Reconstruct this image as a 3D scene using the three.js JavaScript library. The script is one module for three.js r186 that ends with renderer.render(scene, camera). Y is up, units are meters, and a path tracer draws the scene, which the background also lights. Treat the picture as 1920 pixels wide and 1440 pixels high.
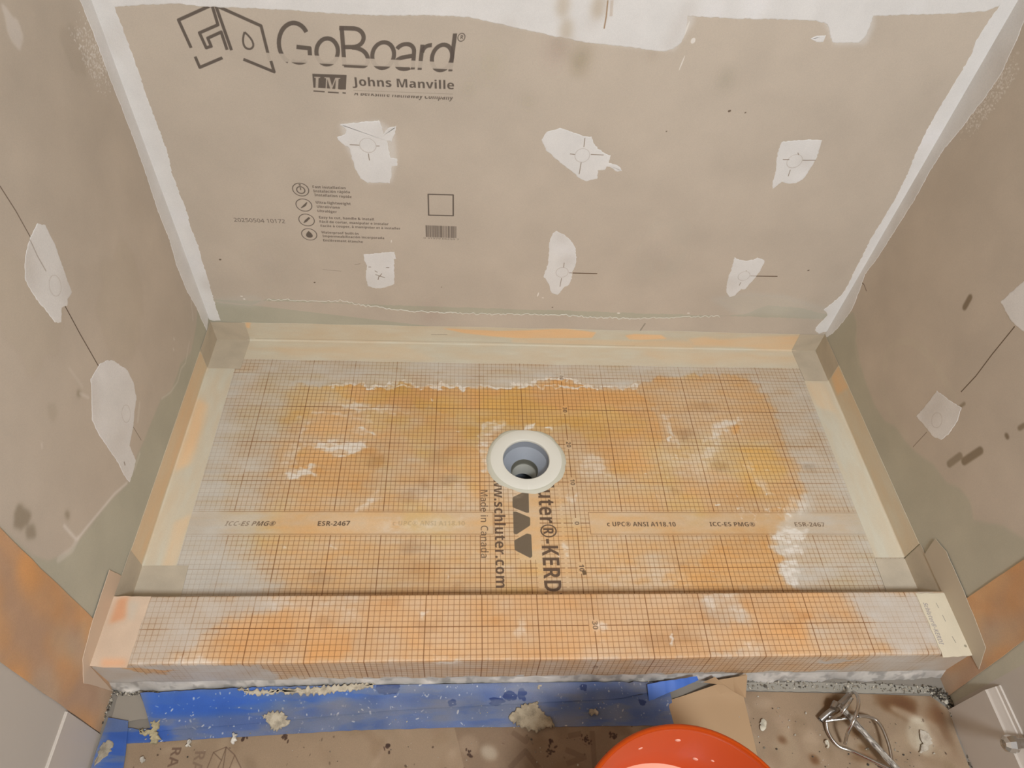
import * as THREE from 'three';
import { mergeGeometries, toCreasedNormals } from 'three/addons/utils/BufferGeometryUtils.js';
import { RoundedBoxGeometry } from 'three/addons/geometries/RoundedBoxGeometry.js';
import { RectAreaLightUniformsLib } from 'three/addons/lights/RectAreaLightUniformsLib.js';

// ---------------------------------------------------------------- camera, light, exposure
RectAreaLightUniformsLib.init();
const scene = new THREE.Scene();
scene.background = new THREE.Color(0x000000);
const camera = new THREE.PerspectiveCamera(57.53, 4 / 3, 0.02, 20);
camera.rotation.order = 'YXZ';
camera.position.set(-0.24168, 1.28667, 0.71473);
camera.rotation.set(-0.864, -0.110, 0.099);
const renderer = new THREE.WebGLRenderer({ antialias: true });
renderer.toneMapping = THREE.LinearToneMapping;
renderer.toneMappingExposure = 1.0;
renderer.shadowMap.enabled = true;
const LAMP = { x: 0.18, y: 2.335, z: 1.5, size: 0.34, power: 155, color: [0.92, 1.01, 1.11] };

// ---------------------------------------------------------------- room measures (cm)
const XL = -84.66, XR = 68.12, ZB = -50.74, CEIL = 236, ZF = 215, FLOOR = -4.2, PAPER = -3.9;
const CURB_Z0 = 18.3, CURB_Z1 = 30.2, CURB_Y = 7.0;
const DRAIN = [-9.75, -15.7];

// ---------------------------------------------------------------- small helpers
const taken = new Map();
function numbered(name) { const n = taken.get(name) ?? 0; taken.set(name, n + 1); return n ? name + '_' + String(n).padStart(3, '0') : name; }
function rng(seed) { let s = seed >>> 0; return () => { s = (s + 0x6d2b79f5) | 0; let t = Math.imul(s ^ (s >>> 15), 1 | s); t = (t + Math.imul(t ^ (t >>> 7), 61 | t)) ^ t; return ((t ^ (t >>> 14)) >>> 0) / 4294967296; }; }
function hash2(ix, iy, s) { let h = Math.imul(ix, 374761393) ^ Math.imul(iy, 668265263) ^ Math.imul(s, 2246822519); h = Math.imul(h ^ (h >>> 13), 1274126177); return ((h ^ (h >>> 16)) >>> 0) / 4294967296; }
function vn(x, y, s = 1) {
  const ix = Math.floor(x), iy = Math.floor(y), fx = x - ix, fy = y - iy, u = fx * fx * (3 - 2 * fx), v = fy * fy * (3 - 2 * fy);
  const a = hash2(ix, iy, s), b = hash2(ix + 1, iy, s), c = hash2(ix, iy + 1, s), d = hash2(ix + 1, iy + 1, s);
  return a + (b - a) * u + (c - a) * v + (a - b - c + d) * u * v;
}
function fbm(x, y, s = 1, o = 4) { let f = 0, a = 0.5, n = 0; for (let i = 0; i < o; i++) { f += a * vn(x, y, s + i * 17); n += a; x *= 2.03; y *= 2.03; a *= 0.5; } return f / n; }
const clamp = (x, a = 0, b = 1) => Math.min(b, Math.max(a, x));
const smooth = (a, b, x) => { const t = clamp((x - a) / (b - a)); return t * t * (3 - 2 * t); };

// a surface drawn in centimetres: a, b are the two axes of the plane
class Surf {
  constructor(a0, a1, b0, b1, ppc, up) {
    Object.assign(this, { a0, a1, b0, b1, ppc, up });
    this.c = document.createElement('canvas'); this.W = this.c.width = Math.min(2048, Math.round((a1 - a0) * ppc)); this.H = this.c.height = Math.min(2048, Math.round((b1 - b0) * ppc));
    this.g = this.c.getContext('2d'); this.sx = this.W / (a1 - a0); this.sy = this.H / (b1 - b0); this.cm(this.g);
  }
  cm(g) { if (this.up) g.setTransform(this.sx, 0, 0, -this.sy, -this.a0 * this.sx, this.b1 * this.sy); else g.setTransform(this.sx, 0, 0, this.sy, -this.a0 * this.sx, -this.b0 * this.sy); }
  layer() { const c = document.createElement('canvas'); c.width = this.W; c.height = this.H; const g = c.getContext('2d'); this.cm(g); return { c, g }; }
  stamp(l, alpha = 1) { const g = this.g; g.save(); g.setTransform(1, 0, 0, 1, 0, 0); g.globalAlpha = alpha; g.drawImage(l.c, 0, 0); g.restore(); }
  fill(col) { const g = this.g; g.save(); g.setTransform(1, 0, 0, 1, 0, 0); g.fillStyle = col; g.fillRect(0, 0, this.W, this.H); g.restore(); }
  // f(a, b, rgb, i) may change the colour of every pixel
  pixels(f) {
    const im = this.g.getImageData(0, 0, this.W, this.H), d = im.data, q = [0, 0, 0];
    for (let y = 0, i = 0; y < this.H; y++) {
      const b = this.up ? this.b1 - (y + 0.5) / this.sy : this.b0 + (y + 0.5) / this.sy;
      for (let x = 0; x < this.W; x++, i += 4) { q[0] = d[i]; q[1] = d[i + 1]; q[2] = d[i + 2]; f(this.a0 + (x + 0.5) / this.sx, b, q, i >> 2); d[i] = q[0]; d[i + 1] = q[1]; d[i + 2] = q[2]; d[i + 3] = 255; }
    }
    this.g.putImageData(im, 0, 0);
  }
  uv(a, b) { const v = (b - this.b0) / (this.b1 - this.b0); return [(a - this.a0) / (this.a1 - this.a0), this.up ? v : 1 - v]; }
  tex() { const t = new THREE.CanvasTexture(this.c); t.colorSpace = THREE.SRGBColorSpace; t.magFilter = THREE.LinearFilter; t.anisotropy = 8; return t; }
}
const maskOf = (l) => { const d = l.g.getImageData(0, 0, l.c.width, l.c.height).data, m = new Float32Array(d.length / 4); for (let i = 0; i < m.length; i++) m[i] = d[i * 4] / 255; return m; };
function poly(g, pts, close = true) { g.beginPath(); pts.forEach((p, i) => (i ? g.lineTo(p[0], p[1]) : g.moveTo(p[0], p[1]))); if (close) g.closePath(); }
function spline(g, pts, close = false) {           // smooth path through points
  const n = pts.length, P = (i) => (close ? pts[(i + n) % n] : pts[clamp(i, 0, n - 1)]);
  g.beginPath(); g.moveTo(pts[0][0], pts[0][1]);
  for (let i = 0; i < (close ? n : n - 1); i++) { const a = P(i - 1), b = P(i), c = P(i + 1), d = P(i + 2); g.bezierCurveTo(b[0] + (c[0] - a[0]) / 6, b[1] + (c[1] - a[1]) / 6, c[0] - (d[0] - b[0]) / 6, c[1] - (d[1] - b[1]) / 6, c[0], c[1]); }
}
function blot(g, c, rx, ry, col, seed = 1) {           // ragged stain
  const n = 26, pts = []; for (let i = 0; i < n; i++) { const a = i / n * 2 * Math.PI, k = 0.45 + 1.1 * fbm(Math.cos(a) * 1.6 + c[0] * 0.37 + 9, Math.sin(a) * 1.6 + c[1] * 0.53 + 9, seed, 4); pts.push([c[0] + Math.cos(a) * rx * k, c[1] + Math.sin(a) * ry * k]); }
  poly(g, pts); g.fillStyle = col; g.fill();
}
function line(g, pts, w, col, cap = 'butt') { poly(g, pts, false); g.lineWidth = w; g.strokeStyle = col; g.lineCap = cap; g.lineJoin = 'round'; g.stroke(); }
// a line of print whose baseline runs from p to q, capital height h (cm)
function print(surf, g, str, p, q, h, col, font = 'bold', fam = 'sans-serif', slant = 0) {
  const fs = 100; g.save(); g.translate(p[0], p[1]);
  g.rotate(Math.atan2(q[1] - p[1], q[0] - p[0])); g.font = `${font} ${fs}px ${fam}`; const w = g.measureText(str).width, L = Math.hypot(q[0] - p[0], q[1] - p[1]);
  g.transform(1, 0, slant, 1, 0, 0); g.scale(L / w, (surf.up ? -1 : 1) * h / (fs * 0.715)); g.fillStyle = col; g.textBaseline = 'alphabetic'; g.fillText(str, 0, 0); g.restore();
}
function rough(pts, step, amp, seed) {             // subdivide an outline and make it ragged
  const out = [], r = rng(seed);
  pts.forEach((p, i) => { const q = pts[(i + 1) % pts.length], L = Math.hypot(q[0] - p[0], q[1] - p[1]), n = Math.max(1, Math.round(L / step)); for (let k = 0; k < n; k++) { const t = k / n, j = (r() - 0.5) * 2 * amp; out.push([p[0] + (q[0] - p[0]) * t - (q[1] - p[1]) / L * j, p[1] + (q[1] - p[1]) * t + (q[0] - p[0]) / L * j]); } });
  return out;
}
function round(pts, n = 4) {                        // Catmull-Rom densified closed outline
  const out = [], N = pts.length, P = (i) => pts[(i + N) % N];
  for (let i = 0; i < N; i++) for (let k = 0; k < n; k++) { const t = k / n, a = P(i - 1), b = P(i), c = P(i + 1), d = P(i + 2); out.push([0, 1].map((j) => 0.5 * (2 * b[j] + (c[j] - a[j]) * t + (2 * a[j] - 5 * b[j] + 4 * c[j] - d[j]) * t * t + (3 * b[j] - a[j] - 3 * c[j] + d[j]) * t * t * t))); }
  return out;
}
// planes: local (a, b, height above the plane) -> world
const PLANE = {
  back: new THREE.Matrix4().set(1, 0, 0, 0, 0, 1, 0, 0, 0, 0, 1, ZB, 0, 0, 0, 1),
  left: new THREE.Matrix4().set(0, 0, 1, XL, 0, 1, 0, 0, 1, 0, 0, 0, 0, 0, 0, 1),
  right: new THREE.Matrix4().set(0, 0, -1, XR, 0, 1, 0, 0, 1, 0, 0, 0, 0, 0, 0, 1),
  pan: new THREE.Matrix4().set(1, 0, 0, 0, 0, 0, 1, 0, 0, 1, 0, 0, 0, 0, 0, 1),
  curb: new THREE.Matrix4().set(1, 0, 0, 0, 0, 0, 1, CURB_Y, 0, 1, 0, 0, 0, 0, 0, 1),
  front: new THREE.Matrix4().set(1, 0, 0, 0, 0, 1, 0, 0, 0, 0, 1, CURB_Z1, 0, 0, 0, 1),
  ground: new THREE.Matrix4().set(1, 0, 0, 0, 0, 0, 1, PAPER, 0, 1, 0, 0, 0, 0, 0, 1),
};
function flip(g) { const ix = g.index; if (ix) { const a = ix.array; for (let i = 0; i < a.length; i += 3) { const t = a[i]; a[i] = a[i + 1]; a[i + 1] = t; } return g; } for (const at of Object.values(g.attributes)) { const s = at.itemSize, a = at.array; for (let i = 0; i < at.count; i += 3) for (let k = 0; k < s; k++) { const t = a[i * s + k]; a[i * s + k] = a[(i + 1) * s + k]; a[(i + 1) * s + k] = t; } } return g; }
function uvPlane(g, surf, d = 0) { const p = g.attributes.position, uv = new Float32Array(p.count * 2); for (let i = 0; i < p.count; i++) { const q = surf.uv(p.getX(i), p.getY(i)); uv[i * 2] = q[0]; uv[i * 2 + 1] = q[1]; } g.setAttribute('uv', new THREE.BufferAttribute(uv, 2)); return g; }
// a flat piece with an outline and thickness lying on a plane
function slab(plane, pts, t, { lift = 0, bevel = 0, size = bevel, holes = [], surf, seg = 1 } = {}) {
  const s = new THREE.Shape(pts.map((p) => new THREE.Vector2(p[0], p[1])));
  for (const h of holes) s.holes.push(new THREE.Path(h.map((p) => new THREE.Vector2(p[0], p[1]))));
  const g = new THREE.ExtrudeGeometry(s, { depth: Math.max(t - bevel, 1e-3), bevelEnabled: bevel > 0, bevelThickness: bevel, bevelSize: size, bevelOffset: -size, bevelSegments: seg, curveSegments: 8 });
  g.translate(0, 0, lift);
  if (surf) uvPlane(g, surf);
  const M = PLANE[plane]; g.applyMatrix4(M); if (M.determinant() < 0) flip(g);
  return g;
}
const rect = (a0, a1, b0, b1) => [[a0, b0], [a1, b0], [a1, b1], [a0, b1]];
const circle = (cx, cy, r, n = 48) => Array.from({ length: n }, (_, i) => [cx + r * Math.cos(i / n * 2 * Math.PI), cy + r * Math.sin(i / n * 2 * Math.PI)]);
// a thin sheet through rows of points [x, y, z]; uv from (x, z)
function sheet(rows, t, surf) {
  const n = rows.length, m = rows[0].length, pos = [], uv = [], ix = [];
  for (const dy of [0, -t]) for (const r of rows) for (const p of r) { pos.push(p[0], p[1] + dy, p[2]); uv.push(...(surf ? surf.uv(p[0], p[2]) : [0, 0])); }
  const id = (k, i, j) => k * n * m + i * m + j, quad = (a, b, c, d) => ix.push(a, b, c, a, c, d);
  for (let i = 0; i < n - 1; i++) for (let j = 0; j < m - 1; j++) { quad(id(0, i, j), id(0, i + 1, j), id(0, i + 1, j + 1), id(0, i, j + 1)); quad(id(1, i, j), id(1, i, j + 1), id(1, i + 1, j + 1), id(1, i + 1, j)); }
  for (let j = 0; j < m - 1; j++) { quad(id(0, 0, j), id(0, 0, j + 1), id(1, 0, j + 1), id(1, 0, j)); quad(id(0, n - 1, j), id(1, n - 1, j), id(1, n - 1, j + 1), id(0, n - 1, j + 1)); }
  for (let i = 0; i < n - 1; i++) { quad(id(0, i, 0), id(1, i, 0), id(1, i + 1, 0), id(0, i + 1, 0)); quad(id(0, i, m - 1), id(0, i + 1, m - 1), id(1, i + 1, m - 1), id(1, i, m - 1)); }
  const g = new THREE.BufferGeometry(); g.setAttribute('position', new THREE.Float32BufferAttribute(pos, 3)); g.setAttribute('uv', new THREE.Float32BufferAttribute(uv, 2)); g.setIndex(ix);
  const c = toCreasedNormals(g, 0.7); return c;
}
function polyAt(pts, t) { let L = 0; const s = [0]; for (let i = 1; i < pts.length; i++) { L += Math.hypot(...pts[i].map((v, k) => v - pts[i - 1][k])); s.push(L); } const d = t * L; let i = 1; while (i < pts.length - 1 && s[i] < d) i++; const f = (d - s[i - 1]) / (s[i] - s[i - 1]); return pts[i - 1].map((v, k) => v + (pts[i][k] - v) * f); }
function tube(pts, r, seg = 60, rad = 8, closed = false) { return new THREE.TubeGeometry(new THREE.CatmullRomCurve3(pts.map((p) => new THREE.Vector3(...p)), closed), seg, r, rad, closed); }
function box(x0, x1, y0, y1, z0, z1) { const g = new THREE.BoxGeometry(x1 - x0, y1 - y0, z1 - z0); g.translate((x0 + x1) / 2, (y0 + y1) / 2, (z0 + z1) / 2); return g; }
const plain = (g) => { const h = g.index ? g.toNonIndexed() : g; for (const k of Object.keys(h.attributes)) if (!['position', 'normal', 'uv'].includes(k)) h.deleteAttribute(k); return h; };
const join = (list) => mergeGeometries(list.map(plain));

// objects: geometry comes in world centimetres; base is where the thing stands
function thing(name, label, category, base = [0, 0, 0], group) {
  const o = new THREE.Group(); o.name = numbered(name); o.position.set(base[0] / 100, base[1] / 100, base[2] / 100); o.userData = { label, category }; if (group) o.userData.group = group; scene.add(o); return o;
}
function part(parent, name, g, m, { label, kind } = {}) {
  const geo = g.clone(), w = new THREE.Vector3(); parent.updateWorldMatrix(true, false); w.setFromMatrixPosition(parent.matrixWorld);
  geo.scale(0.01, 0.01, 0.01); geo.translate(-w.x, -w.y, -w.z);
  const o = new THREE.Mesh(geo, m); o.name = name; o.castShadow = o.receiveShadow = true; if (label) o.userData.label = label; if (kind) o.userData.kind = kind; parent.add(o); return o;
}
function single(name, label, category, g, m, { group, kind } = {}) {
  const geo = g.clone(); geo.scale(0.01, 0.01, 0.01); geo.computeBoundingBox(); const b = geo.boundingBox, c = [(b.min.x + b.max.x) / 2, b.min.y, (b.min.z + b.max.z) / 2]; geo.translate(-c[0], -c[1], -c[2]);
  const o = new THREE.Mesh(geo, m); o.name = numbered(name); o.position.set(...c); o.castShadow = o.receiveShadow = true; o.userData = { label, category }; if (group) o.userData.group = group; if (kind) o.userData.kind = kind; scene.add(o); return o;
}
function structure(name, label, category) { const o = new THREE.Group(); o.name = name; o.userData = { label, category, kind: 'structure' }; scene.add(o); return o; }

// ---------------------------------------------------------------- colours
const TAN = '#c2b4a3', INK = 'rgba(86,75,67,0.9)', FILM = [203, 193, 178], ORANGE = [228, 171, 105], WHITE = [222, 217, 211];
const mat = (o) => new THREE.MeshStandardMaterial({ roughness: 0.9, metalness: 0, ...o });
const M = {
  paint: mat({ color: 0xbab0a4, roughness: 0.75 }), ceiling: mat({ color: 0xe6e2dc }), trim: mat({ color: 0xc3b7aa, roughness: 0.42 }),
  slab: mat({ color: 0x7d7468 }), foam: mat({ color: 0xd9d5cc }), chrome: mat({ color: 0xc9c5c0, metalness: 1, roughness: 0.16 }), steel: mat({ color: 0xa8a29b, metalness: 1, roughness: 0.32 }),
  pvcGrey: mat({ color: 0x9a9da3, roughness: 0.33 }), pvcOlive: mat({ color: 0x716d60, roughness: 0.5 }), pvcWhite: mat({ color: 0xd8d2c4, roughness: 0.4 }),
};

// mottled fine grain on a finished drawing
function grain(s, fine, coarse, scale, seed) {
  s.pixels((a, b, q, i) => { const n = 1 + (hash2(i % s.W, (i / s.W) | 0, seed) - 0.5) * fine + (fbm(a / scale, b / scale, seed + 3, 4) - 0.5) * coarse; q[0] *= n; q[1] *= n; q[2] *= n; });
}

// ---------------------------------------------------------------- BACK WALL
const sB = new Surf(XL, XR, -6, 100, 13.4, true);
{
  const s = sB, g = s.g; s.fill(TAN);
  // skim of grey mortar along the foot of the board, ragged upper edge
  const skimTop = [[-85.42,13.43],[-79.93,12.26],[-73.98,11.6],[-69.84,13.94],[-64.98,13.93],[-57.72,13.32],[-50.3,13.39],[-45.44,12.17],[-37.96,11.19],[-29.08,10.77],[-20.11,10.7],[-12.36,10.76],[-0.68,10.95],[5.95,10.44],[16.54,10.4],[27.13,10.73],[36.35,11.39],[45.35,12.76],[49.69,15.77],[57.97,15.14],[67.12,12.71],[73.2,11.42]];
  const l = s.layer(); poly(l.g, [[XL - 2, -8], [XR + 2, -8], ...rough(skimTop, 0.8, 0.15, 3).slice().reverse().filter((p) => p[1] > 3)]); l.g.fillStyle = 'rgb(180,174,154)'; l.g.fill();
  s.stamp(l, 0.93);
  const l2 = s.layer(); l2.g.filter = 'blur(7px)';
  poly(l2.g, [[34.64,17.38],[43.07,19.72],[52.37,19.34],[66.2,14.87],[65.02,11.17],[52.16,12.61],[42.8,12.32]]); l2.g.fillStyle = 'rgb(196,190,178)'; l2.g.fill();
  poly(l2.g, [[-82.03,13.54],[-72.01,15.2],[-70.05,12.92],[-74.1,11.08],[-81.24,11.88]]); l2.g.fill();
  s.stamp(l2, 0.45);
  // feathered skims of compound round the patches
  const f = s.layer(); f.g.filter = 'blur(5px)'; f.g.fillStyle = 'rgb(222,218,213)';
  for (const p of [[[-51.63,80.26],[13.92,83.63],[14.04,79.81],[11.94,75.22],[3.86,75.46],[-5.61,76.44],[-16.71,78],[-23.92,79.35],[-39.72,79.22],[-51.8,79.27]], [[34.51,84.69],[43.53,85.16],[45.54,80.96],[45.55,77.89],[39.86,77.61],[36.36,81.37]], [[-47.75,58.78],[-40.19,59.87],[-37.57,57.84],[-37.44,51.63],[-38.81,46.52],[-43.61,46.08],[-46.01,51.26],[-46.98,53.52]]]) { poly(f.g, p); f.g.fill(); }
  s.stamp(f, 0.5);
  // dirt
  const d = s.layer(); d.g.filter = 'blur(9px)';
  for (const [p, r, a] of [[[-4.04,73.23], 2.2, 0.3], [[-4.45,72.08], 1.4, 0.3], [[-8.22,75.14], 1.3, 0.22], [[22.58,70.68], 1.6, 0.2], [[8.23,74.85], 1, 0.22], [[-12.91,64.78], 1, 0.14], [[-23.69,66.8], 1.1, 0.14], [[-20.04,71.51], 2.4, 0.1], [[-31.65,9.98], 3, 0.12], [[-9.01,73.91], 2.6, 0.12], [[-67.93,23.64], 4, 0.06], [[19.69,31.37], 5, 0.05]]) { for (let k = 0; k < 4; k++) blot(d.g, [p[0] + (k % 2 - 0.5) * r * 0.7, p[1] + ((k >> 1) - 0.5) * r], r * 0.8, r * 1.1, `rgba(112,94,74,${a * 0.2})`, k + 3); }
  s.stamp(d);
  for (const [p, r] of [[[25.03,64.67], 0.3], [[28.16,64.49], 0.18], [[14.11,60.05], 0.16], [[-77.54,25.41], 0.28], [[-58.05,19.43], 0.22], [[-29.24,18.95], 0.15], [[-2.77,13.37], 0.2], [[55.42,26.92], 0.25]]) { g.fillStyle = 'rgba(80,64,48,0.75)'; g.beginPath(); g.ellipse(p[0], p[1], r, r * 0.7, 0.4, 0, 7); g.fill(); }
  g.fillStyle = 'rgba(228,222,212,0.9)';
  for (const [p, a, b] of [[[-6.62,17.38], 0.16, 0.7], [[-5.39,16.4], 0.25, 0.12], [[13.1,78.8], 0.16, 1.5], [[14.76,77.09], 0.4, 0.5], [[13.79,73.16], 0.1, 1.4], [[13.6,11.94], 0.4, 0.25], [[30.83,12.48], 0.35, 0.2], [[-75.39,14.59], 0.3, 0.2], [[-74.97,13.77], 0.25, 0.25], [[-39.89,31.8], 0.1, 0.4]]) { g.beginPath(); g.ellipse(p[0], p[1], a, b, -0.15, 0, 7); g.fill(); }
  line(g, [[20.89,8.7],[20.04,5.66]], 0.35, 'rgba(110,102,88,0.5)');
  line(g, [[-55.72,23.3],[-51.63,22.98]], 0.12, 'rgba(120,104,88,0.5)'); line(g, [[-48.47,24.95],[-47.14,25.3]], 0.15, 'rgba(120,104,88,0.5)');

  // ---- print on the board
  const t = s.layer(), q = t.g;
  q.save(); q.transform(...[0.09132,0.00445,-0.01253,-0.09266,-102.91817,78.10646]);
  const Z = (x, y) => [300 + x / 2.743, y / 2.743], Zs = (...p) => { const o = []; for (let i = 0; i < p.length; i += 2) o.push(Z(p[i], p[i + 1])); return o; };
  const st = (w, ...p) => line(q, Zs(...p), w, INK), arc = (cx, cy, rx, ry, a0, a1, w) => { const c = Z(cx, cy); q.beginPath(); q.ellipse(c[0], c[1], rx / 2.743, ry / 2.743, 0.04, a0, a1); q.lineWidth = w; q.strokeStyle = INK; q.lineCap = 'butt'; q.stroke(); };
  const w = 5.6;
  st(w, 170, 238, 128, 103, 300, 32, 318, 125, 222, 164, 246, 238, 272, 230, 260, 190, 330, 160, 350, 248);
  st(w, 372, 250, 318, 35, 530, 130, 562, 300); st(w, 184, 282, 200, 338, 322, 288); st(w, 428, 296, 582, 362, 568, 304);
  { q.beginPath(); const a = Z(446, 160), b = Z(426, 205), c = Z(432, 245), e = Z(465, 244), f2 = Z(492, 238), h = Z(496, 205); q.moveTo(...a); q.bezierCurveTo(...b, ...c, ...e); q.bezierCurveTo(...f2, ...h, ...a); q.lineWidth = 3.6; q.strokeStyle = INK; q.stroke(); }
  const lw = 7.8;
  arc(690, 216, 76, 100, Math.PI * 0.62, Math.PI * 1.80, lw); arc(715, 260, 58, 54, Math.PI * 0.28, Math.PI * 0.72, lw); st(lw, 702, 233, 768, 240, 770, 278);
  arc(858, 257, 55, 66, 0, 7, lw);
  { q.beginPath(); q.moveTo(...Z(918, 140)); q.lineTo(...Z(990, 142)); q.bezierCurveTo(...Z(1060, 148), ...Z(1060, 232), ...Z(985, 234)); q.lineTo(...Z(940, 234)); q.moveTo(...Z(985, 236)); q.bezierCurveTo(...Z(1085, 240), ...Z(1085, 336), ...Z(1040, 332)); q.lineTo(...Z(946, 328)); q.lineWidth = lw; q.strokeStyle = INK; q.stroke(); st(lw, 930, 136, 948, 330); }
  arc(1146, 276, 56, 66, 0, 7, lw);
  { q.beginPath(); q.moveTo(...Z(1215, 243)); q.bezierCurveTo(...Z(1240, 205), ...Z(1305, 212), ...Z(1304, 262)); q.lineTo(...Z(1306, 350)); q.moveTo(...Z(1304, 278)); q.bezierCurveTo(...Z(1250, 285), ...Z(1212, 290), ...Z(1218, 318)); q.bezierCurveTo(...Z(1222, 352), ...Z(1270, 352), ...Z(1290, 340)); q.lineWidth = lw; q.strokeStyle = INK; q.stroke(); }
  st(lw, 1344, 222, 1342, 352); { q.beginPath(); q.moveTo(...Z(1346, 262)); q.bezierCurveTo(...Z(1350, 235), ...Z(1365, 225), ...Z(1392, 224)); q.lineWidth = lw; q.stroke(); }
  arc(1452, 288, 52, 66, 0, 7, lw); st(lw, 1503, 166, 1505, 360);
  arc(1538, 185, 18, 20, 0, 7, 1.6);
  { const c = Z(1531, 195); q.font = 'bold 10px sans-serif'; q.fillStyle = INK; q.fillText('R', c[0], c[1]); }
  // the skipped strip of print
  q.save(); q.globalCompositeOperation = 'destination-out'; poly(q, Zs(120, 256, 372, 252, 640, 268, 1060, 292, 1320, 304, 1540, 316, 1540, 352, 1320, 340, 1060, 330, 900, 322, 640, 310, 560, 302, 372, 284, 120, 276)); q.fill(); q.restore();
  // badge
  poly(q, Zs(780, 372, 960, 379, 958, 458, 930, 458, 872, 452, 785, 447)); q.fillStyle = INK; q.fill();
  q.save(); q.globalCompositeOperation = 'destination-out'; q.translate(...Z(792, 440)); q.rotate(0.05); q.font = 'bold 34px serif'; q.fillText('J', -2, 5); q.fillText('M', 17, 5); q.restore();
  st(2.6, 785, 466, 845, 470); st(2.6, 862, 472, 920, 476); st(2.6, 940, 476, 958, 478);
  q.restore();
  print(s, q, 'Johns Manville', [-44.21,66.32], [-26.27,66.48], 1.55, INK, 'bold', 'sans-serif', 0);
  print(s, q, 'A Berkshire Hathaway Company', [-44.4,64.53], [-26.66,64.45], 0.9, INK, 'italic bold');
  q.save(); q.globalCompositeOperation = 'destination-out'; poly(q, [[-45.15,65.49],[-25.6,65.51],[-25.59,65.01],[-36.17,64.91],[-45.2,64.99]]); q.fill(); q.restore();
  line(q, [[-44.4,65.43],[-26.56,65.57]], 0.06, 'rgba(84,72,62,0.4)');
  // lower print
  print(s, q, '20250504 10172', [-72.18,35.73], [-61.59,35.73], 1.0, INK, '');
  const rows = [['Fast installation', 586, 352, 649, 354], ['Instalación rápida', 588, 360, 657, 362], ['Installation rapide', 590, 367, 660, 371], ['Ultra-lightweight', 592, 381, 658, 384], ['Ultraliviano', 594, 389, 638, 391], ['Ultraléger', 595, 397, 632, 399],
    ['Easy to cut, handle & install', 598, 409, 702, 413], ['Fácil de cortar, manipular e instalar', 599, 417, 729, 422], ['Facile à couper, à manipuler et à installer', 601, 425, 751, 430], ['Waterproof built-in', 603, 437, 673, 440], ['Impermeabilización incorporada', 605, 444, 721, 448], ['Entièrement étanche', 606, 452, 681, 455]];
  const at = [[-54.76,44.62],[-48.09,44.64],[-54.69,43.62],[-47.35,43.67],[-54.61,42.73],[-47.15,42.53],[-54.66,40.93],[-47.55,40.83],[-54.6,39.89],[-49.84,39.82],[-54.64,38.83],[-50.63,38.73],[-54.55,37.23],[-43.09,37.14],[-54.59,36.14],[-40.17,36.02],[-54.53,35.05],[-37.76,35],[-54.54,33.38],[-46.69,33.26],[-54.45,32.39],[-41.33,32.32],[-54.5,31.25],[-45.99,31.14]];
  rows.forEach((r, i) => print(s, q, r[0], at[i * 2], at[i * 2 + 1], 0.6, INK, 'bold'));
  const ic = [[-57.15,44.14],[-57.1,40.44],[-57.14,36.72],[-57.17,33]];
  ic.forEach(([x, y], i) => {
    q.beginPath(); q.ellipse(x, y, 1.58, 1.5, 0, 0, 7); q.lineWidth = 0.17; q.strokeStyle = INK; q.stroke(); q.fillStyle = INK;
    if (i === 0) { q.beginPath(); q.arc(x, y - 0.1, 0.8, 0, 7); q.lineWidth = 0.2; q.stroke(); line(q, [[x, y - 0.1], [x, y + 0.5]], 0.2, INK); line(q, [[x - 0.2, y + 1.1], [x + 0.2, y + 1.1]], 0.3, INK); }
    if (i === 1) { spline(q, [[x - 0.75, y - 0.75], [x - 0.2, y - 0.1], [x + 0.75, y + 0.8], [x + 0.4, y - 0.1], [x - 0.3, y - 0.6]], true); q.fill(); }
    if (i === 2) { poly(q, [[x - 0.8, y - 0.85], [x - 0.1, y - 0.5], [x + 0.85, y + 0.5], [x + 0.55, y + 0.8], [x - 0.4, y - 0.1]]); q.fill(); }
    if (i === 3) { q.beginPath(); q.moveTo(x, y + 0.9); q.bezierCurveTo(x + 1.2, y - 0.3, x + 0.6, y - 0.9, x, y - 0.85); q.bezierCurveTo(x - 0.6, y - 0.9, x - 1.2, y - 0.3, x, y + 0.9); q.fill(); }
  });
  // empty code frame and bar code
  poly(q, [[-31.64,44.06],[-26.55,44.14],[-26.54,39.01],[-31.67,38.94]]); q.lineWidth = 0.28; q.strokeStyle = INK; q.lineJoin = 'round'; q.stroke();
  { const c = [[-32.41,36.32],[-25.75,36.3],[-25.85,33.19],[-32.5,33.23]], r = rng(77); let x = 0; while (x < 0.985) { const bw = 0.008 + Math.floor(r() * 3) * 0.008; const y0 = c[0][1] + (c[1][1] - c[0][1]) * x, y1 = c[3][1] + (c[2][1] - c[3][1]) * x, X = c[0][0] + (c[1][0] - c[0][0]) * x; q.fillStyle = INK; q.fillRect(X, y1, bw * (c[1][0] - c[0][0]), y0 - y1); x += bw + 0.008 + Math.floor(r() * 2) * 0.009; } }
  print(s, q, '0 31979 06259 7', [-32.97,32.78], [-25.27,32.64], 0.36, INK, '');
  s.stamp(t, 0.95);
  grain(s, 0.045, 0.085, 9, 11);
}
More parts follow.
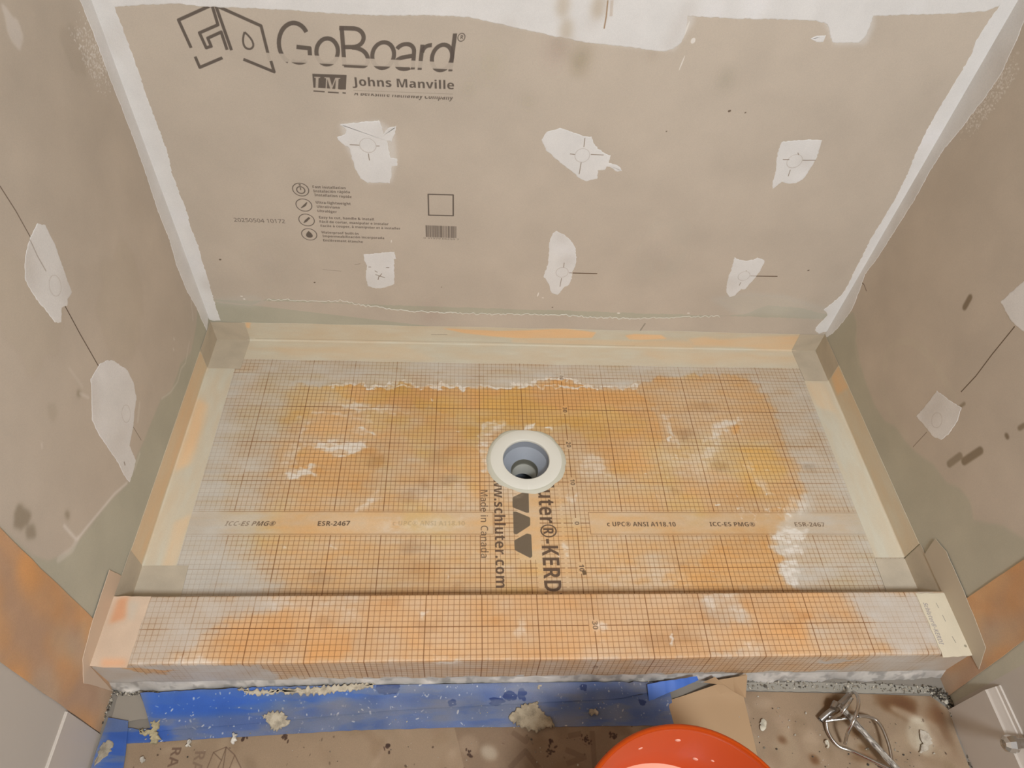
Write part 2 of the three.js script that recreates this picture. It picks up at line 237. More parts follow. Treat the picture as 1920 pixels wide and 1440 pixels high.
// compound colour with the pencil crosses and washer rims that show through
function plaster(s, seed) { s.fill('rgb(223,219,214)'); const l = s.layer(); l.g.filter = 'blur(12px)'; const r = rng(seed); for (let i = 0; i < 260; i++) { l.g.fillStyle = r() > 0.5 ? 'rgba(190,180,170,0.28)' : 'rgba(236,233,230,0.3)'; l.g.beginPath(); l.g.ellipse(s.a0 + r() * (s.a1 - s.a0), s.b0 + r() * (s.b1 - s.b0), 1 + r() * 4, 0.6 + r() * 2, r() * 3, 0, 7); l.g.fill(); } s.stamp(l); }
function washer(g, c, rx, ry, marks) { g.beginPath(); g.ellipse(c[0], c[1], rx, ry, 0, 0, 7); g.lineWidth = 0.09; g.strokeStyle = 'rgba(168,154,142,0.6)'; g.stroke(); for (const m of marks) line(g, m, 0.13, 'rgba(112,92,70,0.8)'); }
const sBp = new Surf(XL, XR, -6, 100, 13.4, true);
{
  const s = sBp, g = s.g; plaster(s, 21);
  washer(g, [-42.83,54.61], 1.55, 1.5, [[[-46.25,54.63],[-44.44,54.6]], [[-41.22,54.57],[-40.61,54.6]], [[-42.88,52.9],[-42.81,51.4]]]);
  washer(g, [-1.34,54.25], 1.45, 1.5, [[[-1.36,58.02],[-1.29,56.1]], [[-3.8,54.49],[-2.84,54.42]], [[0.3,54.56],[2.84,54.55]], [[-1.34,52.72],[-1.39,50.06]]]);
  washer(g, [41.4,54.8], 1.5, 1.5, [[[41.32,56.7],[41.72,56.24]], [[38.89,55.05],[40.18,55.11]], [[42.93,55.11],[45.85,55.23]], [[41.26,52.86],[41.37,51.38]]]);
  washer(g, [-1.77,24.42], 1.4, 1.45, [[[-1.62,27.24],[-1.57,25.85]], [[-1.68,22.67],[-1.75,20.05]], [[-0.16,24.32],[6.39,24.23]]]);
  washer(g, [40.77,24.79], 1.35, 1.35, [[[40.75,26.4],[40.92,26.25]], [[40.64,22.82],[40.57,21.82]], [[42.28,24.84],[49.02,24.92]]]);
  for (const m of [[[-45.46,24.44],[-44.86,24.46]], [[-41.56,24.42],[-40.84,24.45]], [[-44.13,23.4],[-43.57,22.95]], [[-44.1,22.3],[-42.01,21.42]], [[-43.29,22.02],[-43.63,20.73]], [[-42.64,22.67],[-43.19,21.7]]]) line(g, m, 0.16, 'rgba(112,92,72,0.7)');
  line(g, [[-1.15,82.86],[-0.99,80.34],[-1.02,78.35]], 0.22, 'rgba(148,112,78,0.8)'); line(g, [[-0.45,82.9],[-0.19,80.39]], 0.5, 'rgba(190,170,150,0.5)');
  const b = s.layer(); b.g.filter = 'blur(8px)'; b.g.fillStyle = 'rgba(184,166,140,0.55)'; for (const p of [[-7.44,77.85], [-8.45,81.65], [-2.58,81.79]]) { b.g.beginPath(); b.g.ellipse(p[0], p[1], 1.1, 2, 0, 0, 7); b.g.fill(); } s.stamp(b);
  grain(s, 0.04, 0.06, 4, 23);
}
const boardBack = mat({ map: sB.tex(), roughness: 0.88 }), compBack = mat({ map: sBp.tex(), roughness: 0.82 });
const wallBack = structure('wall_back', 'tan foam tile backer board wall printed with a house logo', 'wall');
part(wallBack, 'backer_board', slab('back', rect(XL, XR, -6, 100), 1.2, { lift: -1.2, surf: sB }), boardBack);
part(wallBack, 'drywall', box(XL, XR, 100, CEIL, ZB - 1.2, ZB), M.paint);
part(wallBack, 'wall_core', box(XL - 12, XR + 12, -20, CEIL + 4, ZB - 12, ZB - 1.25), M.foam);
const comp = (parent, plane, pts, m, surf, seed, { t = 0.055, step = 0.4, amp = 0.1, name = 'joint_compound_patch', label, lift = 0 } = {}) => part(parent, name, slab(plane, rough(pts, step, amp, seed), t, { bevel: t * 0.9, size: 0.22, surf, lift, seg: 2 }), m, { label });
{
  const c = (pts, seed, o) => comp(wallBack, 'back', pts, compBack, sBp, seed, o);
  const disc = (p, plane, at, m, surf) => part(p, 'washer_disc', slab(plane, circle(at[0], at[1], 1.42, 28)[plane === 'right' ? 'slice' : 'slice'](), 0.03, { lift: 0.05, bevel: 0.02, size: 0.05, surf }), m);
  const B = (p, at) => disc(p, 'back', at, compBack, sBp);
  B(c([[-47.67,58.68],[-45.87,58.98],[-42.38,59.56],[-40.29,59.87],[-39.81,58.5],[-39.71,57.2],[-38.73,58.33],[-37.11,58.94],[-37.5,57.3],[-38.21,55.71],[-39.12,55.67],[-38.95,53.65],[-38.65,52.05],[-37.42,51.98],[-37.51,50.45],[-38.67,50.17],[-38.68,48.49],[-39.24,46.38],[-40.93,46.43],[-43.58,46.32],[-44.97,47.25],[-45.71,49.15],[-46.16,51.72],[-46.42,54],[-47.09,54.31],[-48.35,55.49],[-48.47,56.15],[-46.81,56.77],[-46.51,57.65],[-46.94,58.18]], 101), [-42.83,54.61]);
  B(c([[-9.62,57.21],[-8.77,58.91],[-6.42,59.79],[-3.66,59.03],[-1.39,58.25],[-0.16,58.3],[0.56,56.98],[1.46,55.88],[3.22,54.8],[4.23,54.49],[4.19,52.84],[6.24,52.21],[7.19,51.16],[6.16,50.87],[4.81,51.79],[3.8,51.98],[3.71,51.26],[2.34,51.08],[2.43,49.12],[0.36,48.41],[-1.15,49.09],[-3.2,50.72],[-6.15,52.99],[-8.58,55.09]], 102), [-1.34,54.25]);
  B(c([[37.27,58.83],[39.68,59.28],[42.75,59.65],[45.06,59.52],[45.43,57.58],[45.6,55.58],[45.3,53.03],[44.68,50.64],[43.58,49.71],[41.68,49.63],[40.55,49.97],[39.98,49.05],[39.24,48.26],[38.62,50.01],[38.39,52.49],[37.57,55.35],[37.22,57.22]], 103), [41.4,54.8]);
  c([[-46.19,27.9],[-42.89,28.47],[-39.5,28.89],[-39.14,27.11],[-39.63,26.79],[-39.86,23.08],[-39.96,19.57],[-41.86,18.52],[-44.34,17.95],[-46.22,18.7],[-46.27,22.07],[-45.77,24.89],[-46.21,26.4]], 104);
  B(c([[-5.16,35.27],[-4.42,35.86],[-2.56,34.94],[-0.98,33.56],[0.38,31.26],[0.95,28.87],[1.08,26.1],[0.56,24.5],[0.68,22.59],[0.21,20.45],[-0.73,19.92],[-1.32,18.57],[-1.94,17.37],[-3.53,17.99],[-4.61,21.1],[-5.92,23],[-5.44,25.55],[-5.27,27.42],[-5.58,32.66]], 105), [-1.77,24.42]);
  B(c([[36.79,30.18],[37.84,29.6],[39.46,29.19],[41.33,29.57],[42.1,30.22],[44.09,29.51],[44.29,28.58],[44.03,26.03],[43.39,23.41],[42.28,20.54],[41.45,20.68],[40.55,18.61],[39.42,18.05],[38.17,19.55],[37.51,21.72],[37.17,24.5],[37.21,26.43],[37.02,28.63]], 106), [40.77,24.79]);
  // seam along the top
  const topEdge = [[-82.32,78.52],[-81.43,77.75],[-77.44,78.2],[-71.4,78.76],[-67.27,78.48],[-58.74,78.66],[-51.91,78.6],[-45.01,78.45],[-38.03,78.55],[-30.98,78.99],[-25.68,79.01],[-23.91,79.01],[-16.7,77.83],[-9.31,76.61],[-3.67,75.82],[3.86,75.46],[10.1,74.94],[11.59,75.48],[12.81,76.63],[13.1,78.44],[12.79,81.04],[16.46,81.06],[21.08,81.03],[27.5,81.27],[34.94,81.39],[37.18,80.98],[38.67,78.82],[39.42,77.95],[43.96,78.18],[44.68,79.12],[44.71,81.09],[44.54,82.66],[50.17,83.12],[57.47,83.66],[63.7,84.41],[65.26,85.26],[66.5,86]];
  c([[XL - 0.6, 100], ...topEdge, [XR + 0.6, 100]].reverse(), 107, { t: 0.06, amp: 0.08, name: 'seam_compound_band' });
  c([[35.18,78.47],[36.12,78.97],[37.67,79.13],[37.69,77.96],[36.56,77.9]], 108, { step: 0.3, amp: 0.04, t: 0.05 });
  // corner compound, back faces
  c([...[[-81.4,78.08],[-81.19,74.58],[-81.12,66.49],[-81.09,58.53],[-80.89,52.93],[-81.06,49.75],[-81.43,47.15],[-81.3,41.26],[-81.13,37.38],[-81.53,34],[-81.21,29.1],[-81.49,24.67],[-81.78,16.84],[-82.06,10.99],[-82.04,6.62],[-83.59,6.39]], [XL - 0.6, 7], [XL - 0.6, 99], [-79.4, 99]], 109, { t: 0.06, amp: 0.12, name: 'corner_compound_strip', lift: 0.006 });
  c([...[[65.37,85.09],[64.94,82.38],[64.82,79.67],[65.29,76.9],[65.09,72.01],[64.85,63],[65.28,57.27],[65.92,53.66],[66.3,47.28],[66.11,40.43],[65.87,36.08],[66.15,33.09],[66.32,30],[66.38,26.5],[66.78,22.72],[66.44,19.29],[65.29,16.98],[64.19,14.8],[65.88,13.04],[65.56,11.19],[64.7,8.91],[64.91,7.39],[66.49,6.27],[67.28,7.07]], [XR + 0.6, 7], [XR + 0.6, 99], [63.5, 99]].reverse(), 110, { t: 0.06, amp: 0.12, name: 'corner_compound_strip', lift: 0.006 });
  // pencil marks on bare board
  const rg = [];
  const ridgePts = [[-69.88,13.77],[-64.98,13.93],[-57.7,13.49],[-52.71,13.99],[-47.9,12.61],[-37.96,11.19],[-29.08,10.77],[-20.11,10.7],[-12.36,10.76],[-0.68,10.95],[5.95,10.44],[16.57,10.22],[27.09,10.91],[32.36,11.26],[38.97,11.65]];
  for (let k = 0; k < 5; k++) { const a = k / 5, pts = []; for (let i = 0; i <= 40; i++) { const p = polyAt(ridgePts, a + (i / 40) * 0.2), n = vn(k * 50 + i * 1.3, 3, 9) - 0.5; pts.push([p[0], p[1] + n * 0.7, ZB + 0.02]); } rg.push(tube(pts, 0.11 + 0.04 * (k % 2), 160, 5)); }
  part(wallBack, 'mortar_ridge', join(rg), mat({ color: 0xd6cfc0 }));
  part(wallBack, 'pencil_mark', slab('back', [[0.73,24.14],[6.41,24.14],[6.37,24.39],[0.69,24.38]].reverse(), 0.02), mat({ color: 0x6a5440 }));
  part(wallBack, 'pencil_mark', slab('back', [[43.73,24.68],[48.81,24.78],[48.72,25.03],[43.65,24.92]].reverse(), 0.02), mat({ color: 0x6a5440 }));
}

// ---------------------------------------------------------------- LEFT WALL
const sL = new Surf(-51, 60, -6, 100, 16, true), sLp = new Surf(-51, 60, -6, 100, 9, true);
{
  const s = sL, g = s.g; s.fill(TAN);
  const l = s.layer(); l.g.filter = 'blur(3px)'; l.g.fillStyle = 'rgb(180,174,154)';
  poly(l.g, [...[[-49.22,14.86],[-43.83,11.64],[-37.24,9.84],[-31.35,12.48],[-28.9,12.14],[-24.45,12.16],[-19.77,14.92],[-15.73,15.21],[-8.45,15.48],[-5.68,15.93],[0.47,15.46],[7.35,19.58],[15.85,23.24],[19,24.89],[22.37,29.02],[23.56,33.11],[23.85,42.08]], [45, 60], [60, -8], [-52, -8], [-52, 12]]); l.g.fill(); s.stamp(l, 0.9);
  const d = s.layer(); d.g.filter = 'blur(5px)';
  for (const [p, r, a] of [[[20.74,38.39], 1.6, 0.55], [[21.3,35.46], 1.1, 0.5], [[14.82,29.04], 0.6, 0.5], [[-1.27,39.05], 0.6, 0.5], [[5.27,42.88], 1.2, 0.15], [[-39.88,75.38], 3, 0.12], [[-1.23,55.26], 7, 0.05], [[-22.85,39.29], 8, 0.05]]) { blot(d.g, p, r, r * 1.3, `rgba(104,90,66,${a * 0.75})`, 5); }
  s.stamp(d);
  const w = s.layer(); w.g.filter = 'blur(2.5px)';
  const sm = (p, wd, a) => line(w.g, p, wd, `rgba(222,214,204,${a})`, 'round');
  sm([[0.69,15.81],[4.52,18.41],[8.95,20.54],[13.07,22.52],[16.22,23.94]], 0.5, 0.75); sm([[16.22,23.94],[18.2,24.21],[21,26.58]], 1.1, 0.4); sm([[16.48,28.72],[16.44,24.36]], 0.55, 0.7); sm([[-38.36,12.11],[-33.47,10.47],[-31.06,11.43],[-27.65,10.99],[-23.7,12.2],[-19.93,14.72]], 0.3, 0.6); sm([[-1.47,38.81],[-2.57,36.38]], 0.5, 0.5); sm([[-2.42,43.73],[-2.73,38.89]], 0.5, 0.25); sm([[-6.18,15.21],[-2.73,14.99]], 0.6, 0.35); sm([[-13.27,21.65],[-10.13,19.98]], 0.6, 0.35); sm([[-47.05,19.28],[-43.37,13.79]], 0.5, 0.4);
  blot(w.g, [-27.56,83.78], 1.5, 2.6, 'rgba(222,214,204,0.55)', 9); sm([[10.36,41.87],[10.86,41.25]], 0.2, 0.8); sm([[-33.08,18.6],[-33.11,18.25]], 0.35, 0.9); sm([[-31.33,17.36],[-31.27,16.93]], 0.35, 0.9);
  s.stamp(w);
  // dry smear of compound beside the corner
  { const r = rng(5), c = [[-43.53,76.63],[-44.35,74.2],[-44.39,72.05],[-44.93,69.15],[-45.96,67.73]]; for (let i = 0; i < 420; i++) { const p = polyAt(c, r()); g.fillStyle = `rgba(224,218,210,${0.25 + r() * 0.5})`; g.beginPath(); g.ellipse(p[0] + (r() - 0.5) * 6, p[1] + (r() - 0.5) * 5, 0.05 + r() * 0.22, 0.05 + r() * 0.16, 0, 0, 7); g.fill(); } }
  line(g, [[-9.42,71.69],[-9.71,67.56],[-9.65,63.6],[-9.59,59.37],[-9.3,55.58]], 0.17, 'rgba(92,76,60,0.8)'); line(g, [[-8.73,50.95],[-8.51,45.14],[-8.47,37.18]], 0.2, 'rgba(84,68,52,0.9)'); line(g, [[-8.37,20.67],[-8.43,16.37]], 0.15, 'rgba(92,76,60,0.6)');
  grain(s, 0.045, 0.09, 8, 31);
  const q = sLp; plaster(q, 41); washer(q.g, [-9.02,54.78], 1.5, 1.6, []); washer(q.g, [-8.43,24.61], 1.5, 1.7, []); line(q.g, [[-9.28,63.43],[-8.88,60.44],[-8.87,57.69]], 0.15, 'rgba(120,104,88,0.6)'); line(q.g, [[-1.52,19.43],[-1.24,18.64]], 0.3, 'rgba(120,104,88,0.6)'); grain(q, 0.04, 0.06, 4, 43);
}
const wallLeft = structure('wall_left', 'tan backer board wall at the left of the shower with two white patches', 'wall');
const boardLeft = mat({ map: sL.tex(), roughness: 0.88 }), compLeft = mat({ map: sLp.tex(), roughness: 0.82 });
part(wallLeft, 'backer_board', slab('left', rect(ZB, 37.4, -6, 100), 1.2, { lift: -1.2, surf: sL }), boardLeft);
part(wallLeft, 'drywall', join([box(XL - 1.2, XL, -6, CEIL, 37.4, ZF), box(XL - 1.2, XL, 100, CEIL, ZB, 37.4)]), M.paint);
part(wallLeft, 'wall_core', box(XL - 12, XL - 1.25, -20, CEIL + 4, ZB - 1.2, ZF + 12), M.foam);
{
  const c = (pts, seed, o) => comp(wallLeft, 'left', pts, compLeft, sLp, seed, o);
  c([[-12.37,63.56],[-13.7,62.18],[-13.69,59.5],[-12.69,55.26],[-11.65,51.01],[-10.04,51.16],[-9.21,50.6],[-7.87,51.32],[-6.15,49.97],[-4.96,51.14],[-4.64,54.07],[-4.19,56.58],[-4.23,60.04],[-5.78,61.58],[-7.52,62.5],[-9.47,63.27]], 201);
  c([[-5.25,37.91],[-8.98,37.41],[-10.98,36.14],[-12.45,34.51],[-14.62,29.68],[-14.58,26.31],[-13.19,23.34],[-10.46,22],[-8.37,20.67],[-4.95,19.54],[-4.42,15.66],[-1.53,15.04],[0.06,15],[0.27,17.82],[-0.2,20.88],[-0.14,26.35],[0.06,29.72],[-0.59,33.27],[-2.54,35.03]], 202);
  c([...[[-47.2,79.92],[-47.48,75.94],[-47.28,68.92],[-47.51,57.58],[-47.05,48.48],[-46.29,41.12],[-46.47,33.76],[-45.34,28.34],[-45.48,20.7],[-46.94,14.51],[-47.05,10.17],[-47.63,6.07]], [ZB - 0.6, 8], [ZB - 0.6, 99], [-36, 99]], 203, { t: 0.06, amp: 0.12, name: 'corner_compound_strip', lift: 0.006 });
}

// ---------------------------------------------------------------- RIGHT WALL
const sR = new Surf(-51, 60, -6, 100, 16, true), sRp = new Surf(-51, 60, -6, 100, 9, true);
{
  const s = sR, g = s.g; s.fill(TAN);
  const l = s.layer(); l.g.filter = 'blur(4px)'; l.g.fillStyle = 'rgb(180,174,154)';
  poly(l.g, [...[[-45.86,18.72],[-42.27,17.86],[-39.64,15.18],[-34.68,13.19],[-28.99,12.21],[-23.26,11.59],[-18.07,12.5],[-14.91,14.79],[-10.19,15.57],[-6.52,17],[-2.15,19.67],[2.71,20.59],[5.39,23.02],[8.71,23.83],[11.66,22.29],[15.76,27.79],[19.68,30.46]], [40, 40], [60, 20], [60, -8], [-52, -8], [-52, 10]]); l.g.fill(); s.stamp(l, 0.85);
  const w = s.layer(); w.g.filter = 'blur(3px)'; const sm = (p, wd, a) => { spline(w.g, p); w.g.lineWidth = wd; w.g.strokeStyle = `rgba(196,184,164,${a})`; w.g.lineCap = 'round'; w.g.stroke(); };
  sm([[-27.15,19.81],[-29.17,21.92],[-28.64,25.85],[-25.99,29.44],[-21.82,31.48],[-16.67,32.42],[-11.89,32.42],[-8.54,32.5]], 1.6, 0.5); sm([[-25.05,16.87],[-21.46,15.72],[-15.8,15.5],[-11.48,16.61]], 1.6, 0.3); sm([[-44.55,19.12],[-41.29,17.07],[-38.81,14.23],[-33.71,12.41]], 0.6, 0.4); sm([[-2.04,23.49],[1.94,24.01],[4.99,25.12]], 0.5, 0.35); sm([[-36.66,15.61],[-35.88,15.54]], 0.5, 0.5); sm([[4.79,22.61],[6.36,23.66],[9.22,23.76],[11.85,22.64]], 0.3, 0.6);
  s.stamp(w);
  const d = s.layer(); d.g.filter = 'blur(2px)'; d.g.lineCap = 'round';
  for (const [p, wd, a] of [[[[-20.15,47.09],[-19.77,45.04]], 1.2, 0.6], [[[2.94,31.55],[2.18,27.04]], 1.5, 0.55], [[[0.8,26.74],[0.36,23.44]], 1.4, 0.4], [[[4.35,38.15],[4.76,38.11]], 0.8, 0.6], [[[5.13,41.18],[5.32,42.16]], 0.9, 0.5], [[[-6.03,33.71],[-6.26,32.47]], 0.7, 0.4]]) { poly(d.g, p, false); d.g.lineWidth = wd; d.g.strokeStyle = `rgba(92,74,48,${a})`; d.g.stroke(); }
  s.stamp(d);
  line(g, [[-8.69,51.14],[-8.47,44.4],[-8.07,39.16],[-8.24,34.44]], 0.2, 'rgba(80,62,44,0.85)'); line(g, [[-8.14,22.08],[-8.31,16.71]], 0.15, 'rgba(92,74,56,0.6)'); line(g, [[-49.47,25.05],[-47.67,25.83],[-45.61,25.55]], 0.22, 'rgba(96,78,64,0.7)');
  { const r = rng(6), c = [[-44.04,78.76],[-43.65,76.16],[-44.32,71.94],[-44.91,69.09],[-45.92,66.43]]; for (let i = 0; i < 520; i++) { const p = polyAt(c, r()); g.fillStyle = `rgba(222,214,204,${0.25 + r() * 0.5})`; g.beginPath(); g.ellipse(p[0] + (r() - 0.5) * 5, p[1] + (r() - 0.5) * 5, 0.05 + r() * 0.25, 0.05 + r() * 0.16, 0, 0, 7); g.fill(); } }
  grain(s, 0.045, 0.09, 8, 51);
  const q = sRp; plaster(q, 61); washer(q.g, [-8.15,25.91], 1.4, 1.6, []); grain(q, 0.04, 0.06, 4, 63);
}
const wallRight = structure('wall_right', 'tan backer board wall at the right of the shower with a square white patch', 'wall');
const boardRight = mat({ map: sR.tex(), roughness: 0.88 }), compRight = mat({ map: sRp.tex(), roughness: 0.82 });
part(wallRight, 'backer_board', slab('right', rect(ZB, 35.5, -6, 100), 1.2, { lift: -1.2, surf: sR }), boardRight);
part(wallRight, 'drywall', join([box(XR, XR + 1.2, -6, CEIL, 35.5, ZF), box(XR, XR + 1.2, 100, CEIL, ZB, 35.5)]), M.paint);
part(wallRight, 'wall_core', box(XR + 1.25, XR + 12, -20, CEIL + 4, ZB - 1.2, ZF + 12), M.foam);
{
  const c = (pts, seed, o) => comp(wallRight, 'right', pts.slice().reverse(), compRight, sRp, seed, o);
  c([[-12.59,29.51],[-9.05,31.07],[-5.85,32.68],[-4.61,30.23],[-4.12,26.69],[-4.46,24.49],[-6.55,22.83],[-9.25,22.36],[-12.53,21.42],[-12.51,25.61]], 301);
  c([[-14.21,51.58],[-13.86,53.87],[-13.09,57.18],[-11.72,61.52],[-5.56,60.34],[-2.5,54],[-5.36,52.27],[-8.53,51.3],[-11.47,51.18]], 302);
  c([...[[-46.75,84.62],[-45.71,82.03],[-45.46,79.91],[-44.73,77.04],[-45.06,72.55],[-45.67,69.71],[-46.44,65.06],[-47.66,60.44],[-47.84,55.62],[-47.47,48.99],[-47.66,43.52],[-48.01,37.58],[-48.21,32.95],[-49.08,27.51],[-47.81,23.72],[-46.69,18.8],[-47.21,13.84],[-48.28,9.03],[-49.7,6.23]], [ZB - 0.6, 6], [ZB - 0.6, 99], [-34, 99]].reverse(), 303, { t: 0.06, amp: 0.12, name: 'corner_compound_strip', lift: 0.006 });
}

// ---------------------------------------------------------------- rest of the room shell
{
  const f = structure('floor', 'dusty concrete subfloor at the edges of the paper', 'floor');
  part(f, 'slab', slab('ground', rect(XL, XR, ZB, ZF), 14, { lift: FLOOR - PAPER - 14, holes: [circle(DRAIN[0], DRAIN[1], 6.5).reverse()] }), M.slab);
  const c = structure('ceiling', 'white ceiling above the bathroom', 'ceiling'); part(c, 'plaster_panel', box(XL - 12, XR + 12, CEIL, CEIL + 4, ZB - 12, ZF + 12), M.ceiling);
  const w = structure('wall_front', 'painted wall behind the camera', 'wall'); part(w, 'drywall', box(XL - 12, XR + 12, -20, CEIL + 4, ZF, ZF + 12), M.paint);
  // ceiling lamp
  const t = thing('ceiling_lamp', 'round flush lamp on the ceiling above the shower entrance', 'lamp', [LAMP.x * 100, CEIL, LAMP.z * 100]), X = LAMP.x * 100, Z = LAMP.z * 100, R = LAMP.size * 50;
  const lathe = (p) => { const g = new THREE.LatheGeometry(p.map((q) => new THREE.Vector2(...q)), 48); g.translate(X, CEIL, Z); return g; };
  part(t, 'housing', lathe([[0.01, 0], [R + 2, 0], [R + 2, -1.6], [R + 0.6, -2.2], [R + 0.2, -1.4], [0.01, -1.4]]), M.trim);
  part(t, 'diffuser', lathe([[R, -1.5], [R * 0.6, -1.75], [0.01, -1.8]]), mat({ color: 0xffffff, emissive: new THREE.Color(...LAMP.color), emissiveIntensity: 6 }));
  const a = new THREE.RectAreaLight(new THREE.Color(...LAMP.color), LAMP.power, LAMP.size, LAMP.size); a.position.set(LAMP.x, LAMP.y, LAMP.z); a.lookAt(LAMP.x, 0, LAMP.z); a.castShadow = true; a.name = 'ceiling_lamp_light'; scene.add(a);
}

// ---------------------------------------------------------------- SHOWER PAN
function warp(s, amp, seed) { return (a, b) => { const x = Math.round((a + (fbm(a / 1.6, b / 1.6, seed, 4) - 0.5) * 2 * amp - s.a0) * s.sx - 0.5), y = Math.round((b + (fbm(a / 1.6, b / 1.6, seed + 7, 4) - 0.5) * 2 * amp - s.b0) * s.sy - 0.5); return clamp(y, 0, s.H - 1) * s.W + clamp(x, 0, s.W - 1); }; }
const GRID = 'rgba(112,66,28,';
function gridLines(l, a0, a1, b0, b1, zero = [0, 0], blank = () => false) {
  const g = l.g;
  for (let i = Math.ceil(a0 - zero[0]); i <= a1 - zero[0]; i++) { const bold = i % 10 === 0, w = bold ? 0.15 : 0.09; g.fillStyle = GRID + (bold ? 0.85 : 0.62) + ')'; for (let b = b0; b < b1; b += 0.5) if (!blank(i + zero[0], b + 0.25)) g.fillRect(i + zero[0] - w / 2, b, w, Math.min(0.5, b1 - b)); }
  for (let j = Math.ceil(b0 - zero[1]); j <= b1 - zero[1]; j++) { const bold = j % 10 === 0, w = bold ? 0.15 : 0.09; g.fillStyle = GRID + (bold ? 0.85 : 0.62) + ')'; for (let a = a0; a < a1; a += 0.5) if (!blank(a + 0.25, j + zero[1])) g.fillRect(a, j + zero[1] - w / 2, Math.min(0.5, a1 - a), w); }
}
const sF = new Surf(XL, XR, ZB, 19, 13.4, false);
{
  const s = sF, inkL = s.layer(), q = inkL.g, PINK = 'rgba(84,62,44,0.9)';
  const strip = (a, b) => Math.abs(b) < 2.55 && (a < -17.3 || a > 2.8), logo = (a, b) => (a > -15.3 && a < -3.2 && b > -8 && b < 13.4 && a > -11.9) , lab = (a, b) => Math.abs(a) < 0.9 && Math.abs(b % 10) < 1.1 || (Math.abs(a) < 0.9 && Math.abs(Math.abs(b % 10) - 10) < 1.1);
  gridLines(inkL, XL, XR, ZB, 19, [0, 0], (a, b) => strip(a, b) || (a > -8.6 && a < -7.7 && b > -9 && b < 19) || (a > -3.1 && a < -2.5 && b > -9 && b < 19) || (a > -12.1 && a < -7.7 && b > -8 && b < 8.5) || lab(a, b));
  q.strokeStyle = GRID + '0.6)'; q.lineWidth = 0.12; q.strokeRect(-90, -2.55, 72.7, 5.1); q.strokeRect(2.8, -2.55, 90, 5.1);
  for (const [n, z] of [['40', -40], ['30', -30], ['20', -20], ['10', -10], ['0', 0], ['10', 10]]) print(s, q, n, [-0.35, z - (n === '0' ? 0.4 : 0.8)], [-0.35, z + (n === '0' ? 0.4 : 0.8)], 0.95, PINK, 'bold');
  print(s, q, 'ICC-ES PMG®', [-71.31,0.64], [-61.37,0.63], 1.0, PINK, 'italic bold'); print(s, q, 'ESR-2467', [-53.03,0.62], [-46.43,0.61], 1.0, PINK, 'bold'); print(s, q, 'c UPC® ANSI A118.10', [-37.96,0.6], [-23.09,0.58], 1.0, 'rgba(110,84,60,0.22)', 'bold');
  print(s, q, 'c UPC® ANSI A118.10', [6.39,0.72], [21.11,0.76], 1.05, PINK, 'bold'); print(s, q, 'ICC-ES PMG®', [28.34,0.69], [38.26,0.74], 1.0, PINK, 'bold'); print(s, q, 'ESR-2467', [46.76,0.73], [53.55,0.79], 1.0, PINK, 'bold');
  // the upright print beside the drain
  { const e = [[-17.51,14.3],[-20.1,-8.1],[-19.85,7.93],[-7.91,14.89]]; const x1 = e[0][0]; print(s, q, 'www.schluter.com', [-17.0, -13.5], [-17.0, e[0][1]], 2.15, PINK, 'bold'); print(s, q, 'Made in Canada', [-19.85, e[1][1]], [-19.85, e[2][1]], 1.5, PINK, ''); print(s, q, 'Schluter®-KERDI', [-7.55, -16.3], [-7.55, 16.7], 3.3, PINK, 'bold'); }
  { const T = (pts) => { q.beginPath(); const c = round(pts, 1); const n = c.length; for (let i = 0; i < n; i++) { const a = c[i], b = c[(i + 1) % n], d = c[(i + n - 1) % n], k = 0.12; const p0 = [a[0] + (d[0] - a[0]) * k, a[1] + (d[1] - a[1]) * k], p1 = [a[0] + (b[0] - a[0]) * k, a[1] + (b[1] - a[1]) * k]; i ? q.lineTo(...p0) : q.moveTo(...p0); q.quadraticCurveTo(a[0], a[1], ...p1); } q.closePath(); q.fillStyle = 'rgba(98,84,66,0.92)'; q.fill(); };
    T([[-13.08,-6.17],[-9.57,-8.03],[-9.74,-2.44],[-10.3,-2.44],[-13.17,-3.71]]); T([[-13.09,-2.69],[-12.42,-2.69],[-9.57,-1.31],[-9.67,0.56],[-12.62,2.64],[-13.16,2.39]]); T([[-13.11,3.96],[-10.42,2.39],[-9.55,2.64],[-9.59,7.49],[-10.04,7.84],[-13.08,6.09]]); }
  // the stamped "+" tick by the lower ten
  line(q, [[0.2,11.07],[0.96,10.96]], 0.9, 'rgba(84,62,36,0.8)');

  // film of dried mortar: thickness mask
  const m = s.layer(), g = m.g; const lev = (v) => { const k = Math.round(v * 255); return `rgb(${k},${k},${k})`; };
  g.save(); g.setTransform(1, 0, 0, 1, 0, 0); g.fillStyle = lev(0.34); g.fillRect(0, 0, s.W, s.H); g.restore();
  const P = (pts, v, bl, a = 1) => { g.filter = bl ? `blur(${bl}px)` : 'none'; g.globalAlpha = a; poly(g, pts); g.fillStyle = lev(v); g.fill(); g.globalAlpha = 1; };
  P([...[[-85.9,-49.91],[-57.93,-47.96],[-58.35,-41.79],[-62.79,-37.98],[-63.88,-33.38],[-64.61,-27.11],[-64.2,-16.88],[-63.68,-6.18],[-63.65,2.42],[-63.78,7.04],[-58.81,12.04],[-54.21,15.78]], [-86, 20], [-86, -52]], 0.76, 22);
  P([...[[-85.9,-49.91],[-75.64,-46.6],[-76.71,-39.68],[-74.54,-23.96],[-73.17,-10.01],[-71.42,2.42],[-67.36,9.27],[-58.14,15.76]], [-86, 20], [-86, -52]], 0.95, 16);
